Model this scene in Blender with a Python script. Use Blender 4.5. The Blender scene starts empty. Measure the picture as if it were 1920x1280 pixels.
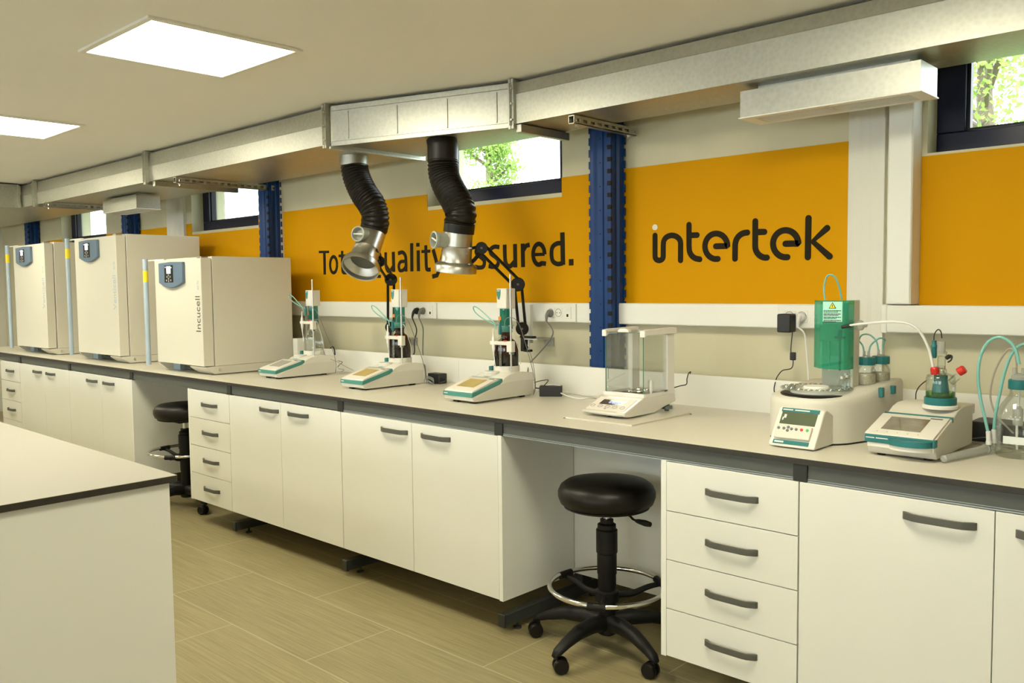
import bpy, bmesh, math, random
from mathutils import Vector, Matrix
random.seed(7)
PI = math.pi
scn = bpy.context.scene
COL = scn.collection

# ---------------------------------------------------------------- camera, world, exposure
scn.view_settings.view_transform = 'Standard'
scn.view_settings.look = 'None'
scn.view_settings.gamma = 1.0
scn.view_settings.exposure = 0.37
scn.view_settings.use_curve_mapping = False

cam = bpy.data.cameras.new('camera')
camo = bpy.data.objects.new('camera', cam)
COL.objects.link(camo)
cam.sensor_width = 36.0
cam.sensor_fit = 'HORIZONTAL'
cam.lens = 1623.98 / 1920 * 36.0
cam.clip_start = 0.05
yaw, pitch, roll = -0.7532664, -0.06293272, -0.01105783
cy, sy, cp, sp = math.cos(yaw), math.sin(yaw), math.cos(pitch), math.sin(pitch)
F = Vector((sy*cp, cy*cp, sp)); R0 = Vector((cy, -sy, 0)); U0 = R0.cross(F)
R1 = math.cos(roll)*R0 + math.sin(roll)*U0
U1 = -math.sin(roll)*R0 + math.cos(roll)*U0
camo.matrix_world = Matrix(((R1.x, U1.x, -F.x, 0), (R1.y, U1.y, -F.y, 0), (R1.z, U1.z, -F.z, 1.43), (0, 0, 0, 1)))
scn.camera = camo

world = bpy.data.worlds.new('sky'); scn.world = world
world.use_nodes = True
wn = world.node_tree.nodes; wl = world.node_tree.links
bg = wn['Background']
bg.inputs[0].default_value = (0.90, 0.96, 0.97, 1)
bg.inputs[1].default_value = 6.5
sun = bpy.data.lights.new('sun', 'SUN'); sun.energy = 4.5; sun.angle = 0.01; sun.color = (1.0, 0.95, 0.85)
suno = bpy.data.objects.new('sun', sun); COL.objects.link(suno); suno.rotation_euler = (math.radians(-12), math.radians(8), 0)   # high sun behind the window wall

LAMP_STRENGTH = 22.5
LAMP_COLOR = (1.0, 0.93, 0.70)

# ---------------------------------------------------------------- materials
def newmat(name):
    m = bpy.data.materials.new(name); m.use_nodes = True
    return m, m.node_tree.nodes, m.node_tree.links
def mat(name, col, rough=0.5, metal=0.0, spec=0.5, var=0.04, scale=8.0, bump=0.0, bscale=60.0, coat=0.0, stretch=None):
    m, n, l = newmat(name)
    b = n['Principled BSDF']
    b.inputs['Roughness'].default_value = rough
    b.inputs['Metallic'].default_value = metal
    b.inputs['Specular IOR Level'].default_value = spec
    b.inputs['Coat Weight'].default_value = coat
    tc = n.new('ShaderNodeTexCoord'); mp = n.new('ShaderNodeMapping')
    l.new(tc.outputs['Object'], mp.inputs[0])
    if stretch: mp.inputs['Scale'].default_value = stretch
    nz = n.new('ShaderNodeTexNoise'); nz.inputs['Scale'].default_value = scale; nz.inputs['Detail'].default_value = 4
    l.new(mp.outputs[0], nz.inputs['Vector'])
    rp = n.new('ShaderNodeValToRGB')
    rp.color_ramp.elements[0].position = 0.3; rp.color_ramp.elements[1].position = 0.7
    rp.color_ramp.elements[0].color = tuple(c*(1-var) for c in col) + (1,)
    rp.color_ramp.elements[1].color = tuple(min(1, c*(1+var)) for c in col) + (1,)
    l.new(nz.outputs['Fac'], rp.inputs[0]); l.new(rp.outputs[0], b.inputs['Base Color'])
    if bump:
        n2 = n.new('ShaderNodeTexNoise'); n2.inputs['Scale'].default_value = bscale; n2.inputs['Detail'].default_value = 3
        l.new(mp.outputs[0], n2.inputs['Vector'])
        bp = n.new('ShaderNodeBump'); bp.inputs['Strength'].default_value = bump; bp.inputs['Distance'].default_value = 0.002
        l.new(n2.outputs['Fac'], bp.inputs['Height']); l.new(bp.outputs[0], b.inputs['Normal'])
    return m
def glassmat(name, tint=(1, 1, 1), gloss=0.08, rough=0.0, diffuse=0.0, dcol=None):
    # thin clear sheet: tinted transparency, a fresnel reflection and an optional milky share
    m, n, l = newmat(name)
    for x in list(n):
        if x.type == 'BSDF_PRINCIPLED': n.remove(x)
    out = n['Material Output']
    tr = n.new('ShaderNodeBsdfTransparent')
    nz = n.new('ShaderNodeTexNoise'); nz.inputs['Scale'].default_value = 5
    rp = n.new('ShaderNodeValToRGB')
    rp.color_ramp.elements[0].color = tuple(c*0.97 for c in tint) + (1,)
    rp.color_ramp.elements[1].color = tuple(tint) + (1,)
    l.new(nz.outputs['Fac'], rp.inputs[0]); l.new(rp.outputs[0], tr.inputs[0])
    last = tr
    if diffuse:
        df = n.new('ShaderNodeBsdfDiffuse'); df.inputs[0].default_value = tuple(dcol or tint) + (1,)
        tl = n.new('ShaderNodeBsdfTranslucent'); tl.inputs[0].default_value = tuple(dcol or tint) + (1,)
        mm = n.new('ShaderNodeMixShader'); mm.inputs[0].default_value = 0.5
        l.new(df.outputs[0], mm.inputs[1]); l.new(tl.outputs[0], mm.inputs[2])
        mx = n.new('ShaderNodeMixShader'); mx.inputs[0].default_value = diffuse
        l.new(tr.outputs[0], mx.inputs[1]); l.new(mm.outputs[0], mx.inputs[2]); last = mx
    gl = n.new('ShaderNodeBsdfGlossy'); gl.inputs['Roughness'].default_value = rough
    lw = n.new('ShaderNodeLayerWeight'); lw.inputs[0].default_value = 0.25
    ma = n.new('ShaderNodeMath'); ma.operation = 'MULTIPLY_ADD'; ma.use_clamp = True
    ma.inputs[1].default_value = 0.5; ma.inputs[2].default_value = gloss
    l.new(lw.outputs['Fresnel'], ma.inputs[0])
    mx = n.new('ShaderNodeMixShader')
    l.new(ma.outputs[0], mx.inputs[0]); l.new(last.outputs[0], mx.inputs[1]); l.new(gl.outputs[0], mx.inputs[2])
    l.new(mx.outputs[0], out.inputs[0])
    return m
def emitmat(name, col, strength):
    m, n, l = newmat(name)
    b = n['Principled BSDF']
    b.inputs['Base Color'].default_value = (0.8, 0.8, 0.8, 1)
    nz = n.new('ShaderNodeTexNoise'); nz.inputs['Scale'].default_value = 2
    rp = n.new('ShaderNodeValToRGB')
    rp.color_ramp.elements[0].color = tuple(c*0.99 for c in col) + (1,); rp.color_ramp.elements[1].color = tuple(col) + (1,)
    l.new(nz.outputs['Fac'], rp.inputs[0]); l.new(rp.outputs[0], b.inputs['Emission Color'])
    b.inputs['Emission Strength'].default_value = strength
    return m

M = {}
M['laminate'] = mat('white_laminate', (0.80, 0.80, 0.74), 0.42, spec=0.4, var=0.012, scale=3)
M['laminate_edge'] = mat('laminate_edge', (0.84, 0.85, 0.80), 0.4, var=0.01)
M['upstand'] = mat('white_upstand', (0.82, 0.81, 0.75), 0.35, var=0.012, scale=2)
M['worktop'] = mat('worktop_laminate', (0.66, 0.63, 0.54), 0.30, var=0.03, scale=220, spec=0.5)
M['worktop_light'] = mat('worktop_laminate_light', (0.43, 0.415, 0.36), 0.5, spec=0.3, var=0.02, scale=220)
M['dark_edge'] = mat('worktop_dark_edge', (0.030, 0.026, 0.020), 0.45, var=0.15, scale=40)
M['apron'] = mat('apron_grey', (0.085, 0.092, 0.085), 0.45, var=0.05, scale=12)
M['frame_black'] = mat('frame_black', (0.022, 0.023, 0.021), 0.45, var=0.1)
M['frame_grey'] = mat('frame_dark_grey', (0.045, 0.050, 0.047), 0.45, var=0.1)
M['handle'] = mat('handle_grey', (0.115, 0.115, 0.10), 0.5, metal=0.3, var=0.05, scale=50)
M['alu_track'] = mat('aluminium_track', (0.45, 0.50, 0.52), 0.35, metal=0.7)
M['wall'] = mat('wall_panel', (0.63, 0.59, 0.42), 0.55, var=0.035, scale=2.2, stretch=(2.5, 1, 0.12))
M['wall_plain'] = mat('wall_paint', (0.72, 0.70, 0.62), 0.7, var=0.03, scale=1.5)
M['ceiling'] = mat('ceiling_paint', (0.86, 0.85, 0.80), 0.9, var=0.012, scale=1.2, spec=0.2)
M['column'] = mat('column_casing_paint', (0.74, 0.73, 0.66), 0.55, var=0.02, scale=3, stretch=(3, 1, .1))
M['trunk'] = mat('trunking_plastic', (0.82, 0.82, 0.77), 0.38, var=0.01)
M['yellow'] = mat('yellow_vinyl', (0.66, 0.315, 0.0), 0.6, spec=0.08, var=0.03, scale=1.2, stretch=(2, 1, .3))
M['ink'] = mat('dark_lettering', (0.022, 0.018, 0.010), 0.7, spec=0.1, var=0.05)
M['ink_white'] = mat('white_lettering', (0.75, 0.74, 0.68), 0.5, var=0.02)
M['galv'] = None
M['blue'] = mat('blue_rack_paint', (0.006, 0.040, 0.165), 0.38, var=0.08, scale=6, spec=0.25)
M['black'] = mat('black_plastic', (0.007, 0.006, 0.005), 0.42, spec=0.3, var=0.1)
M['hole'] = mat('dark_hole', (0.004, 0.004, 0.005), 0.8, var=0.1)
M['navy'] = mat('navy_window_frame', (0.008, 0.010, 0.035), 0.3, spec=0.3, var=0.05)
M['chrome'] = mat('chrome', (0.80, 0.79, 0.76), 0.12, metal=1.0, var=0.01)
M['steel'] = mat('brushed_steel', (0.66, 0.65, 0.62), 0.28, metal=1.0, var=0.04, scale=30, stretch=(1, 1, 12))
M['alu'] = mat('spun_aluminium', (0.56, 0.55, 0.50), 0.34, metal=1.0, var=0.04, scale=10, stretch=(1, 1, 6))
M['rubber'] = mat('black_hose_rubber', (0.009, 0.007, 0.005), 0.42, spec=0.3, var=0.2, scale=20)
M['leather'] = mat('black_leatherette', (0.008, 0.0065, 0.0045), 0.42, spec=0.3, var=0.12, scale=10, bump=0.25, bscale=160)
M['plastic_black'] = mat('stool_black_nylon', (0.006, 0.006, 0.0055), 0.5, spec=0.3, var=0.1)
M['cream'] = mat('cream_powder_coat', (0.69, 0.665, 0.57), 0.36, var=0.01, scale=3)
M['cream_edge'] = mat('cream_door_side', (0.66, 0.63, 0.52), 0.4, var=0.01)
M['blue_grey'] = mat('blue_grey_plastic', (0.12, 0.18, 0.26), 0.38, var=0.04)
M['bar_blue'] = mat('pale_blue_handle_bar', (0.40, 0.50, 0.60), 0.35, var=0.03)
M['sticker'] = mat('yellow_sticker', (0.85, 0.68, 0.02), 0.5, var=0.02)
M['beige'] = mat('beige_instrument_plastic', (0.66, 0.64, 0.56), 0.45, var=0.015, scale=6)
M['beige_light'] = mat('light_instrument_plastic', (0.74, 0.72, 0.65), 0.42, var=0.015)
M['panel_pink'] = mat('pale_panel_film', (0.78, 0.74, 0.68), 0.35, var=0.01)
M['teal'] = mat('teal_plastic', (0.055, 0.245, 0.215), 0.40, var=0.04)
M['teal_dark'] = mat('dark_teal_plastic', (0.012, 0.16, 0.17), 0.42, var=0.04)
M['lcd_yellow'] = mat('amber_lcd', (0.46, 0.40, 0.18), 0.12, var=0.12, scale=18, spec=0.8)
M['lcd_grey'] = mat('grey_lcd', (0.42, 0.41, 0.38), 0.2, var=0.06, scale=18)
M['lcd_green'] = mat('green_lcd', (0.10, 0.125, 0.075), 0.12, var=0.08, spec=0.7)
M['lcd_brown'] = mat('brown_lcd', (0.17, 0.145, 0.09), 0.08, var=0.35, scale=14, spec=0.9)
M['screen_dark'] = mat('dark_display_glass', (0.035, 0.05, 0.08), 0.08, var=0.1, spec=0.8)
M['digits'] = emitmat('blue_digits', (0.12, 0.36, 0.95), 0.7)
M['screen_lit'] = emitmat('lit_small_screen', (0.62, 0.72, 0.88), 0.75)
M['led_violet'] = emitmat('violet_led', (0.30, 0.12, 1.0), 1.5)
M['led_green'] = emitmat('green_led', (0.05, 0.9, 0.2), 0.8)
M['silver'] = mat('pearl_silver_housing', (0.70, 0.68, 0.62), 0.18, metal=0.15, var=0.01, coat=0.4)
M['white_plastic'] = mat('white_plastic', (0.80, 0.78, 0.74), 0.35, var=0.01)
M['grey_dark_metal'] = mat('dark_metal_floor', (0.10, 0.095, 0.09), 0.25, metal=0.8, var=0.05)
M['wheel'] = mat('grey_wheel_plastic', (0.13, 0.16, 0.16), 0.35, var=0.05)
M['red'] = mat('red_cap_plastic', (0.60, 0.020, 0.012), 0.38, var=0.04)
M['green_button'] = mat('green_button', (0.03, 0.45, 0.12), 0.4)
M['orange'] = mat('orange_sticker', (0.75, 0.22, 0.02), 0.5)
M['cable_black'] = mat('black_cable', (0.014, 0.014, 0.015), 0.45)
M['cable_grey'] = mat('grey_cable', (0.20, 0.20, 0.19), 0.5)
M['cable_white'] = mat('white_cable', (0.72, 0.72, 0.70), 0.42)
M['tube_teal'] = mat('teal_tubing', (0.20, 0.50, 0.45), 0.25, var=0.04, spec=0.6)
M['tube_clear'] = mat('clear_grey_tubing', (0.42, 0.38, 0.31), 0.3, var=0.04)
M['beads'] = None
M['glass'] = glassmat('clear_glass', (0.95, 0.98, 0.96), 0.05)
M['glass_sheet'] = glassmat('draft_shield_glass', (0.98, 0.992, 0.985), 0.03)
M['glass_edge'] = mat('green_glass_edge', (0.05, 0.22, 0.15), 0.15, var=0.03)
M['glass_amber'] = glassmat('amber_glass', (0.22, 0.075, 0.012), 0.06)
M['glass_window'] = glassmat('window_glass', (0.97, 0.99, 1.0), 0.03)
M['acrylic_green'] = glassmat('green_acrylic', (0.34, 0.86, 0.70), 0.05, diffuse=0.25, dcol=(0.10, 0.66, 0.50))
M['burette_green'] = glassmat('teal_burette', (0.15, 0.62, 0.52), 0.06, diffuse=0.35, dcol=(0.03, 0.35, 0.30))
M['acrylic_clear'] = glassmat('clear_acrylic', (0.93, 0.96, 0.95), 0.08, diffuse=0.10, dcol=(0.8, 0.82, 0.8))
M['liquid'] = glassmat('green_liquid', (0.42, 0.80, 0.35), 0.04, diffuse=0.25, dcol=(0.10, 0.40, 0.08))
M['milky'] = glassmat('milky_plastic', (0.9, 0.92, 0.9), 0.05, diffuse=0.6, dcol=(0.75, 0.76, 0.74))
M['lamp'] = emitmat('lamp_diffuser', LAMP_COLOR, LAMP_STRENGTH)
M['lamp_frame'] = mat('lamp_frame_white', (0.78, 0.77, 0.70), 0.4, var=0.01)
M['socket'] = mat('socket_white_plastic', (0.80, 0.79, 0.73), 0.32, var=0.01)
M['label_white'] = mat('printed_label', (0.72, 0.78, 0.74), 0.5, var=0.02)
M['leaf'] = None

def galvanised():
    m, n, l = newmat('galvanised_steel')
    b = n['Principled BSDF']; b.inputs['Metallic'].default_value = 1.0
    tc = n.new('ShaderNodeTexCoord')
    v = n.new('ShaderNodeTexVoronoi'); v.inputs['Scale'].default_value = 60
    nz = n.new('ShaderNodeTexNoise'); nz.inputs['Scale'].default_value = 3.0; nz.inputs['Detail'].default_value = 5
    l.new(tc.outputs['Object'], v.inputs['Vector']); l.new(tc.outputs['Object'], nz.inputs['Vector'])
    mx = n.new('ShaderNodeMix'); mx.data_type = 'FLOAT'; mx.inputs[0].default_value = 0.35
    l.new(nz.outputs['Fac'], mx.inputs[2]); l.new(v.outputs['Distance'], mx.inputs[3])
    rp = n.new('ShaderNodeValToRGB')
    rp.color_ramp.elements[0].position = 0.2; rp.color_ramp.elements[0].color = (0.43, 0.43, 0.375, 1)
    rp.color_ramp.elements[1].position = 0.8; rp.color_ramp.elements[1].color = (0.57, 0.57, 0.51, 1)
    l.new(mx.outputs[0], rp.inputs[0]); l.new(rp.outputs[0], b.inputs['Base Color'])
    mr = n.new('ShaderNodeMapRange'); mr.inputs[3].default_value = 0.36; mr.inputs[4].default_value = 0.48
    l.new(nz.outputs['Fac'], mr.inputs[0]); l.new(mr.outputs[0], b.inputs['Roughness'])
    return m
M['galv'] = galvanised()

def floor_mat():
    m, n, l = newmat('wood_look_floor_tiles')
    b = n['Principled BSDF']
    tc = n.new('ShaderNodeTexCoord')
    # fine streaks along X
    mp = n.new('ShaderNodeMapping'); mp.inputs['Scale'].default_value = (1.2, 55, 1)
    l.new(tc.outputs['Object'], mp.inputs[0])
    nz = n.new('ShaderNodeTexNoise'); nz.inputs['Scale'].default_value = 2.2; nz.inputs['Detail'].default_value = 6; nz.inputs['Roughness'].default_value = 0.65
    l.new(mp.outputs[0], nz.inputs['Vector'])
    rp = n.new('ShaderNodeValToRGB')
    rp.color_ramp.elements[0].position = 0.30; rp.color_ramp.elements[0].color = (0.235, 0.195, 0.098, 1)
    rp.color_ramp.elements[1].position = 0.72; rp.color_ramp.elements[1].color = (0.400, 0.343, 0.180, 1)
    l.new(nz.outputs['Fac'], rp.inputs[0])
    # tile joints: 1.10 x 0.42 m running bond
    mp2 = n.new('ShaderNodeMapping'); mp2.inputs['Location'].default_value = (-0.48, 0.28, 0)
    l.new(tc.outputs['Object'], mp2.inputs[0])
    br = n.new('ShaderNodeTexBrick'); br.offset = 0.5
    br.inputs['Scale'].default_value = 1.0; br.inputs['Mortar Size'].default_value = 0.0022
    br.inputs['Brick Width'].default_value = 1.10; br.inputs['Row Height'].default_value = 0.42
    br.inputs['Color1'].default_value = (1, 1, 1, 1); br.inputs['Color2'].default_value = (0.92, 0.92, 0.92, 1)
    l.new(mp2.outputs[0], br.inputs['Vector'])
    mu = n.new('ShaderNodeMix'); mu.data_type = 'RGBA'; mu.blend_type = 'MULTIPLY'; mu.inputs[0].default_value = 1
    l.new(rp.outputs[0], mu.inputs[6]); l.new(br.outputs['Color'], mu.inputs[7])
    m2 = n.new('ShaderNodeMix'); m2.data_type = 'RGBA'
    m2.inputs[7].default_value = (0.48, 0.44, 0.30, 1)
    l.new(br.outputs['Fac'], m2.inputs[0]); l.new(mu.outputs[2], m2.inputs[6])
    l.new(m2.outputs[2], b.inputs['Base Color'])
    b.inputs['Roughness'].default_value = 0.42
    return m
M['floor'] = floor_mat()

def beads_mat():
    m, n, l = newmat('sieve_beads')
    b = n['Principled BSDF']; tc = n.new('ShaderNodeTexCoord')
    v = n.new('ShaderNodeTexVoronoi'); v.inputs['Scale'].default_value = 420
    l.new(tc.outputs['Object'], v.inputs['Vector'])
    rp = n.new('ShaderNodeValToRGB')
    rp.color_ramp.elements[0].color = (0.80, 0.74, 0.60, 1); rp.color_ramp.elements[1].color = (0.34, 0.29, 0.20, 1)
    l.new(v.outputs['Distance'], rp.inputs[0]); l.new(rp.outputs[0], b.inputs['Base Color'])
    b.inputs['Roughness'].default_value = 0.7
    return m
M['beads'] = beads_mat()
M['label_green'] = mat('label_on_green', (0.42, 0.78, 0.66), 0.5, var=0.02)
M['burette_teal'] = mat('blue_green_electrode', (0.03, 0.17, 0.18), 0.2, var=0.05)

def leaf_mat():
    m, n, l = newmat('leaves')
    for x in list(n):
        if x.type == 'BSDF_PRINCIPLED': n.remove(x)
    d = n.new('ShaderNodeBsdfDiffuse'); t = n.new('ShaderNodeBsdfTranslucent')
    nz = n.new('ShaderNodeTexNoise'); nz.inputs['Scale'].default_value = 3
    rp = n.new('ShaderNodeValToRGB')
    rp.color_ramp.elements[0].color = (0.13, 0.25, 0.04, 1); rp.color_ramp.elements[1].color = (0.52, 0.64, 0.22, 1)
    l.new(nz.outputs['Fac'], rp.inputs[0]); l.new(rp.outputs[0], d.inputs[0]); l.new(rp.outputs[0], t.inputs[0])
    mx = n.new('ShaderNodeMixShader'); mx.inputs[0].default_value = 0.5
    l.new(d.outputs[0], mx.inputs[1]); l.new(t.outputs[0], mx.inputs[2]); l.new(mx.outputs[0], n['Material Output'].inputs[0])
    return m
M['leaf'] = leaf_mat()
M['bark'] = mat('bark', (0.16, 0.12, 0.09), 0.8, var=0.3, scale=20)
M['grass'] = mat('grass', (0.10, 0.17, 0.04), 0.9, var=0.3, scale=3)
M['render'] = mat('white_render', (0.85, 0.86, 0.85), 0.8, var=0.02)

# ---------------------------------------------------------------- mesh builder
def catmull(pts, k=6):
    pts = [Vector(p) for p in pts]
    if len(pts) < 3: return pts
    P = [pts[0]*2-pts[1]] + pts + [pts[-1]*2-pts[-2]]
    out = []
    for i in range(1, len(P)-2):
        a, b, c, d = P[i-1], P[i], P[i+1], P[i+2]
        for j in range(k):
            t = j/k
            out.append(0.5*((2*b)+(c-a)*t+(2*a-5*b+4*c-d)*t*t+(3*b-a-3*c+d)*t**3))
    out.append(pts[-1])
    return out

class MB:
    def __init__(s): s.v = []; s.f = []
    def add(s, vs, fs):
        o = len(s.v); s.v += [Vector(v) for v in vs]; s.f += [tuple(i+o for i in f) for f in fs]; return s
    def box(s, x0, x1, y0, y1, z0, z1):
        vs = [(x, y, z) for z in (z0, z1) for y in (y0, y1) for x in (x0, x1)]
        return s.add(vs, [(0, 1, 3, 2), (4, 6, 7, 5), (0, 4, 5, 1), (2, 3, 7, 6), (0, 2, 6, 4), (1, 5, 7, 3)])
    def prism(s, pts, ax, a0, a1):
        def mk(p, a):
            return {'x': (a, p[0], p[1]), 'y': (p[0], a, p[1]), 'z': (p[0], p[1], a)}[ax]
        n = len(pts)
        vs = [mk(p, a0) for p in pts] + [mk(p, a1) for p in pts]
        fs = [tuple(range(n)), tuple(range(2*n-1, n-1, -1))] + [(i, (i+1) % n, (i+1) % n+n, i+n) for i in range(n)]
        return s.add(vs, fs)
    def loft(s, rings, cap=True, closed=False):
        n = len(rings[0]); vs = [p for r in rings for p in r]; fs = []
        m = len(rings)
        for j in range(m if closed else m-1):
            a, b = j*n, ((j+1) % m)*n
            for i in range(n): fs.append((a+i, a+(i+1) % n, b+(i+1) % n, b+i))
        if cap and not closed: fs += [tuple(range(n)), tuple(range(m*n-1, (m-1)*n-1, -1))]
        return s.add(vs, fs)
    def frame(s, d):
        d = Vector(d).normalized(); a = Vector((0, 0, 1)) if abs(d.z) < 0.9 else Vector((1, 0, 0))
        u = d.cross(a).normalized(); return u, d.cross(u)
    def cyl(s, p0, p1, r0, r1=None, n=24, cap=True):
        p0, p1 = Vector(p0), Vector(p1); r1 = r0 if r1 is None else r1
        u, w = s.frame(p1-p0)
        R = lambda p, r: [p+u*(r*math.cos(2*PI*i/n))+w*(r*math.sin(2*PI*i/n)) for i in range(n)]
        return s.loft([R(p0, r0), R(p1, r1)], cap)
    def turn(s, base, axis, prof, n=32):
        # prof: (radius, distance along axis)
        base, axis = Vector(base), Vector(axis).normalized(); u, w = s.frame(axis)
        rings = [[base+axis*h+u*(max(r, 1e-5)*math.cos(2*PI*i/n))+w*(max(r, 1e-5)*math.sin(2*PI*i/n)) for i in range(n)] for r, h in prof]
        return s.loft(rings, True)
    def tube(s, pts, r, n=8, k=6, cap=True, smooth=True):
        P = catmull(pts, k) if smooth else [Vector(p) for p in pts]
        rings = []; u = None
        for i, p in enumerate(P):
            d = (P[min(i+1, len(P)-1)]-P[max(i-1, 0)]).normalized()
            if u is None: u, w = s.frame(d)
            else:
                u = (u-d*u.dot(d)); u = u.normalized() if u.length > 1e-6 else s.frame(d)[0]; w = d.cross(u)
            rr = r(i/(len(P)-1)) if callable(r) else r
            rings.append([p+u*(rr*math.cos(2*PI*j/n))+w*(rr*math.sin(2*PI*j/n)) for j in range(n)])
        return s.loft(rings, cap)
    def torus(s, c, axis, Rr, r, n=40, m=10):
        c, axis = Vector(c), Vector(axis).normalized(); u, w = s.frame(axis)
        rings = []
        for i in range(n):
            t = 2*PI*i/n; d = u*math.cos(t)+w*math.sin(t)
            rings.append([c+d*(Rr+r*math.cos(2*PI*j/m))+axis*(r*math.sin(2*PI*j/m)) for j in range(m)])
        return s.loft(rings, False, True)
    def stroke(s, pts, w, y0, y1, smooth=False, k=8, round_=True):
        yc = y0+0.0003
        # flat lettering stroke of width w in the XZ plane, from depth y0 to y1; pts (x,z)
        P = [Vector((p[0], 0, p[1])) for p in pts]
        if smooth: P = catmull(P, k)
        L, Rr = [], []
        for i, p in enumerate(P):
            d = (P[min(i+1, len(P)-1)]-P[max(i-1, 0)]).normalized(); nn = Vector((-d.z, 0, d.x))*(w/2)
            L.append((p.x+nn.x, p.z+nn.z)); Rr.append((p.x-nn.x, p.z-nn.z))
        for i in range(len(P)-1):
            s.prism([L[i], L[i+1], Rr[i+1], Rr[i]], 'y', y0, y1)
        if round_:
            for p in (P[0], P[-1]):
                s.prism([(p.x+w/2*math.cos(2*PI*j/20), p.z+w/2*math.sin(2*PI*j/20)) for j in range(20)], 'y', yc, y1)
        elif not smooth:
            for p in P[1:-1]:
                s.prism([(p.x+w/2*math.cos(2*PI*j/14), p.z+w/2*math.sin(2*PI*j/14)) for j in range(14)], 'y', yc, y1)
        return s
    def build(s, name, m, parent=None, loc=None, bevel=0.0, seg=2, angle=35):
        me = bpy.data.meshes.new(name)
        if parent is not None: o0 = Vector(parent['_o'])
        else: o0 = Vector(loc) if loc is not None else Vector((0, 0, 0))
        me.from_pydata([v-o0 for v in s.v], [], s.f)
        bm = bmesh.new(); bm.from_mesh(me); bmesh.ops.recalc_face_normals(bm, faces=bm.faces); bm.to_mesh(me); bm.free()
        me.polygons.foreach_set('use_smooth', [True]*len(me.polygons))
        me.set_sharp_from_angle(angle=math.radians(angle))
        me.materials.append(M[m])
        ob = bpy.data.objects.new(name, me); COL.objects.link(ob)
        if parent is not None: ob.parent = parent
        else: ob.location = o0
        ob['_o'] = list(o0)
        if bevel:
            b = ob.modifiers.new('bevel', 'BEVEL'); b.width = bevel; b.segments = seg; b.limit_method = 'ANGLE'; b.angle_limit = math.radians(30)
        return ob

def tag(o, label, cat, group=None):
    o['label'] = label; o['category'] = cat
    if group: o['group'] = group
    return o
def thing(name, label, cat, loc, group=None):
    o = bpy.data.objects.new(name, None); COL.objects.link(o); o.location = loc; o.empty_display_size = 0.05
    o['_o'] = list(loc)
    return tag(o, label, cat, group)
def struct(o): o['kind'] = 'structure'; return o
def kids(o): return [c for c in list(COL.objects) if c.parent == o]
def dup(root, loc, label, group=None):
    def rec(o, par):
        c = o.copy(); COL.objects.link(c)
        if par is not None: c.parent = par
        for ch in kids(o): rec(ch, c)
        return c
    r = rec(root, None); r.location = loc; r['label'] = label
    if group: r['group'] = group
    return r
def find(root, name): return [c for c in kids(root) if c.name.split('.')[0] == name]
def text_part(name, s, size, m, parent, loc, rot=(0, 0, 0), ext=0.0004, xs=1.0, align='CENTER'):
    cu = bpy.data.curves.new(name, 'FONT'); cu.body = s; cu.size = size; cu.extrude = ext; cu.align_x = align; cu.align_y = 'CENTER'
    t = bpy.data.objects.new(name, cu)
    me = bpy.data.meshes.new_from_object(t)
    me.materials.clear(); me.materials.append(M[m])
    bpy.data.objects.remove(t)
    ob = bpy.data.objects.new(name, me); COL.objects.link(ob)
    o0 = Vector(parent['_o'])
    ob.parent = parent; ob.location = Vector(loc)-o0; ob.rotation_euler = rot; ob.scale = (xs, 1, 1)
    return ob

# ================================================================ the room
CZ = 2.378
struct(MB().box(-11.7, 3.2, -4.6, 3.9, -0.08, 0).build('floor', 'floor'))
struct(MB().box(-11.7, 3.2, -4.6, 3.9, CZ, CZ+0.12).build('ceiling', 'ceiling'))
struct(MB().box(-11.72, -11.6, -4.6, 3.75, 0, CZ).build('wall_left', 'wall_plain'))
struct(MB().box(3.0, 3.12, -4.6, 3.75, 0, CZ).build('wall_right', 'wall_plain'))
fb = MB(); FW = [(-10.2, -8.0), (-7.2, -5.0), (-4.2, -2.0), (-1.0, 1.8)]
fb.box(-11.7, 3.12, -4.6, -4.48, 0, 1.05); fb.box(-11.7, 3.12, -4.6, -4.48, 2.15, CZ)
fx_ = [-11.7] + [v for w in FW for v in w] + [3.12]
for i in range(0, len(fx_), 2): fb.box(fx_[i], fx_[i+1], -4.6, -4.48, 1.05, 2.15)
struct(fb.build('wall_front', 'wall_plain'))
for i, (a, b) in enumerate(FW):
    w = struct(MB().box(a+0.06, b-0.06, -4.545, -4.539, 1.11, 2.09).build('window_%d' % (i+5), 'glass_window', loc=((a+b)/2, -4.54, 1.05)))
    fr = MB(); fr.box(a, b, -4.57, -4.51, 1.05, 1.11); fr.box(a, b, -4.57, -4.51, 2.09, 2.15)
    fr.box(a, a+0.06, -4.57, -4.51, 1.11, 2.09); fr.box(b-0.06, b, -4.57, -4.51, 1.11, 2.09); fr.box((a+b)/2-0.04, (a+b)/2+0.04, -4.57, -4.51, 1.11, 2.09)
    fr.build('window_frame', 'navy', w)
WIN = [(-1.10, -0.06), (-3.91, -2.87), (-6.84, -5.80), (-9.70, -8.56)]
SILL, HEAD = 1.910, 2.345
wb = MB()
wb.box(-11.7, 3.12, 3.45, 3.75, 0, SILL); wb.box(-11.7, 3.12, 3.45, 3.75, HEAD, CZ)
xs = [-11.7] + [v for w in sorted(WIN) for v in w] + [3.12]
for i in range(0, len(xs), 2): wb.box(xs[i], xs[i+1], 3.45, 3.75, SILL, HEAD)
struct(wb.build('wall_back', 'wall'))
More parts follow.
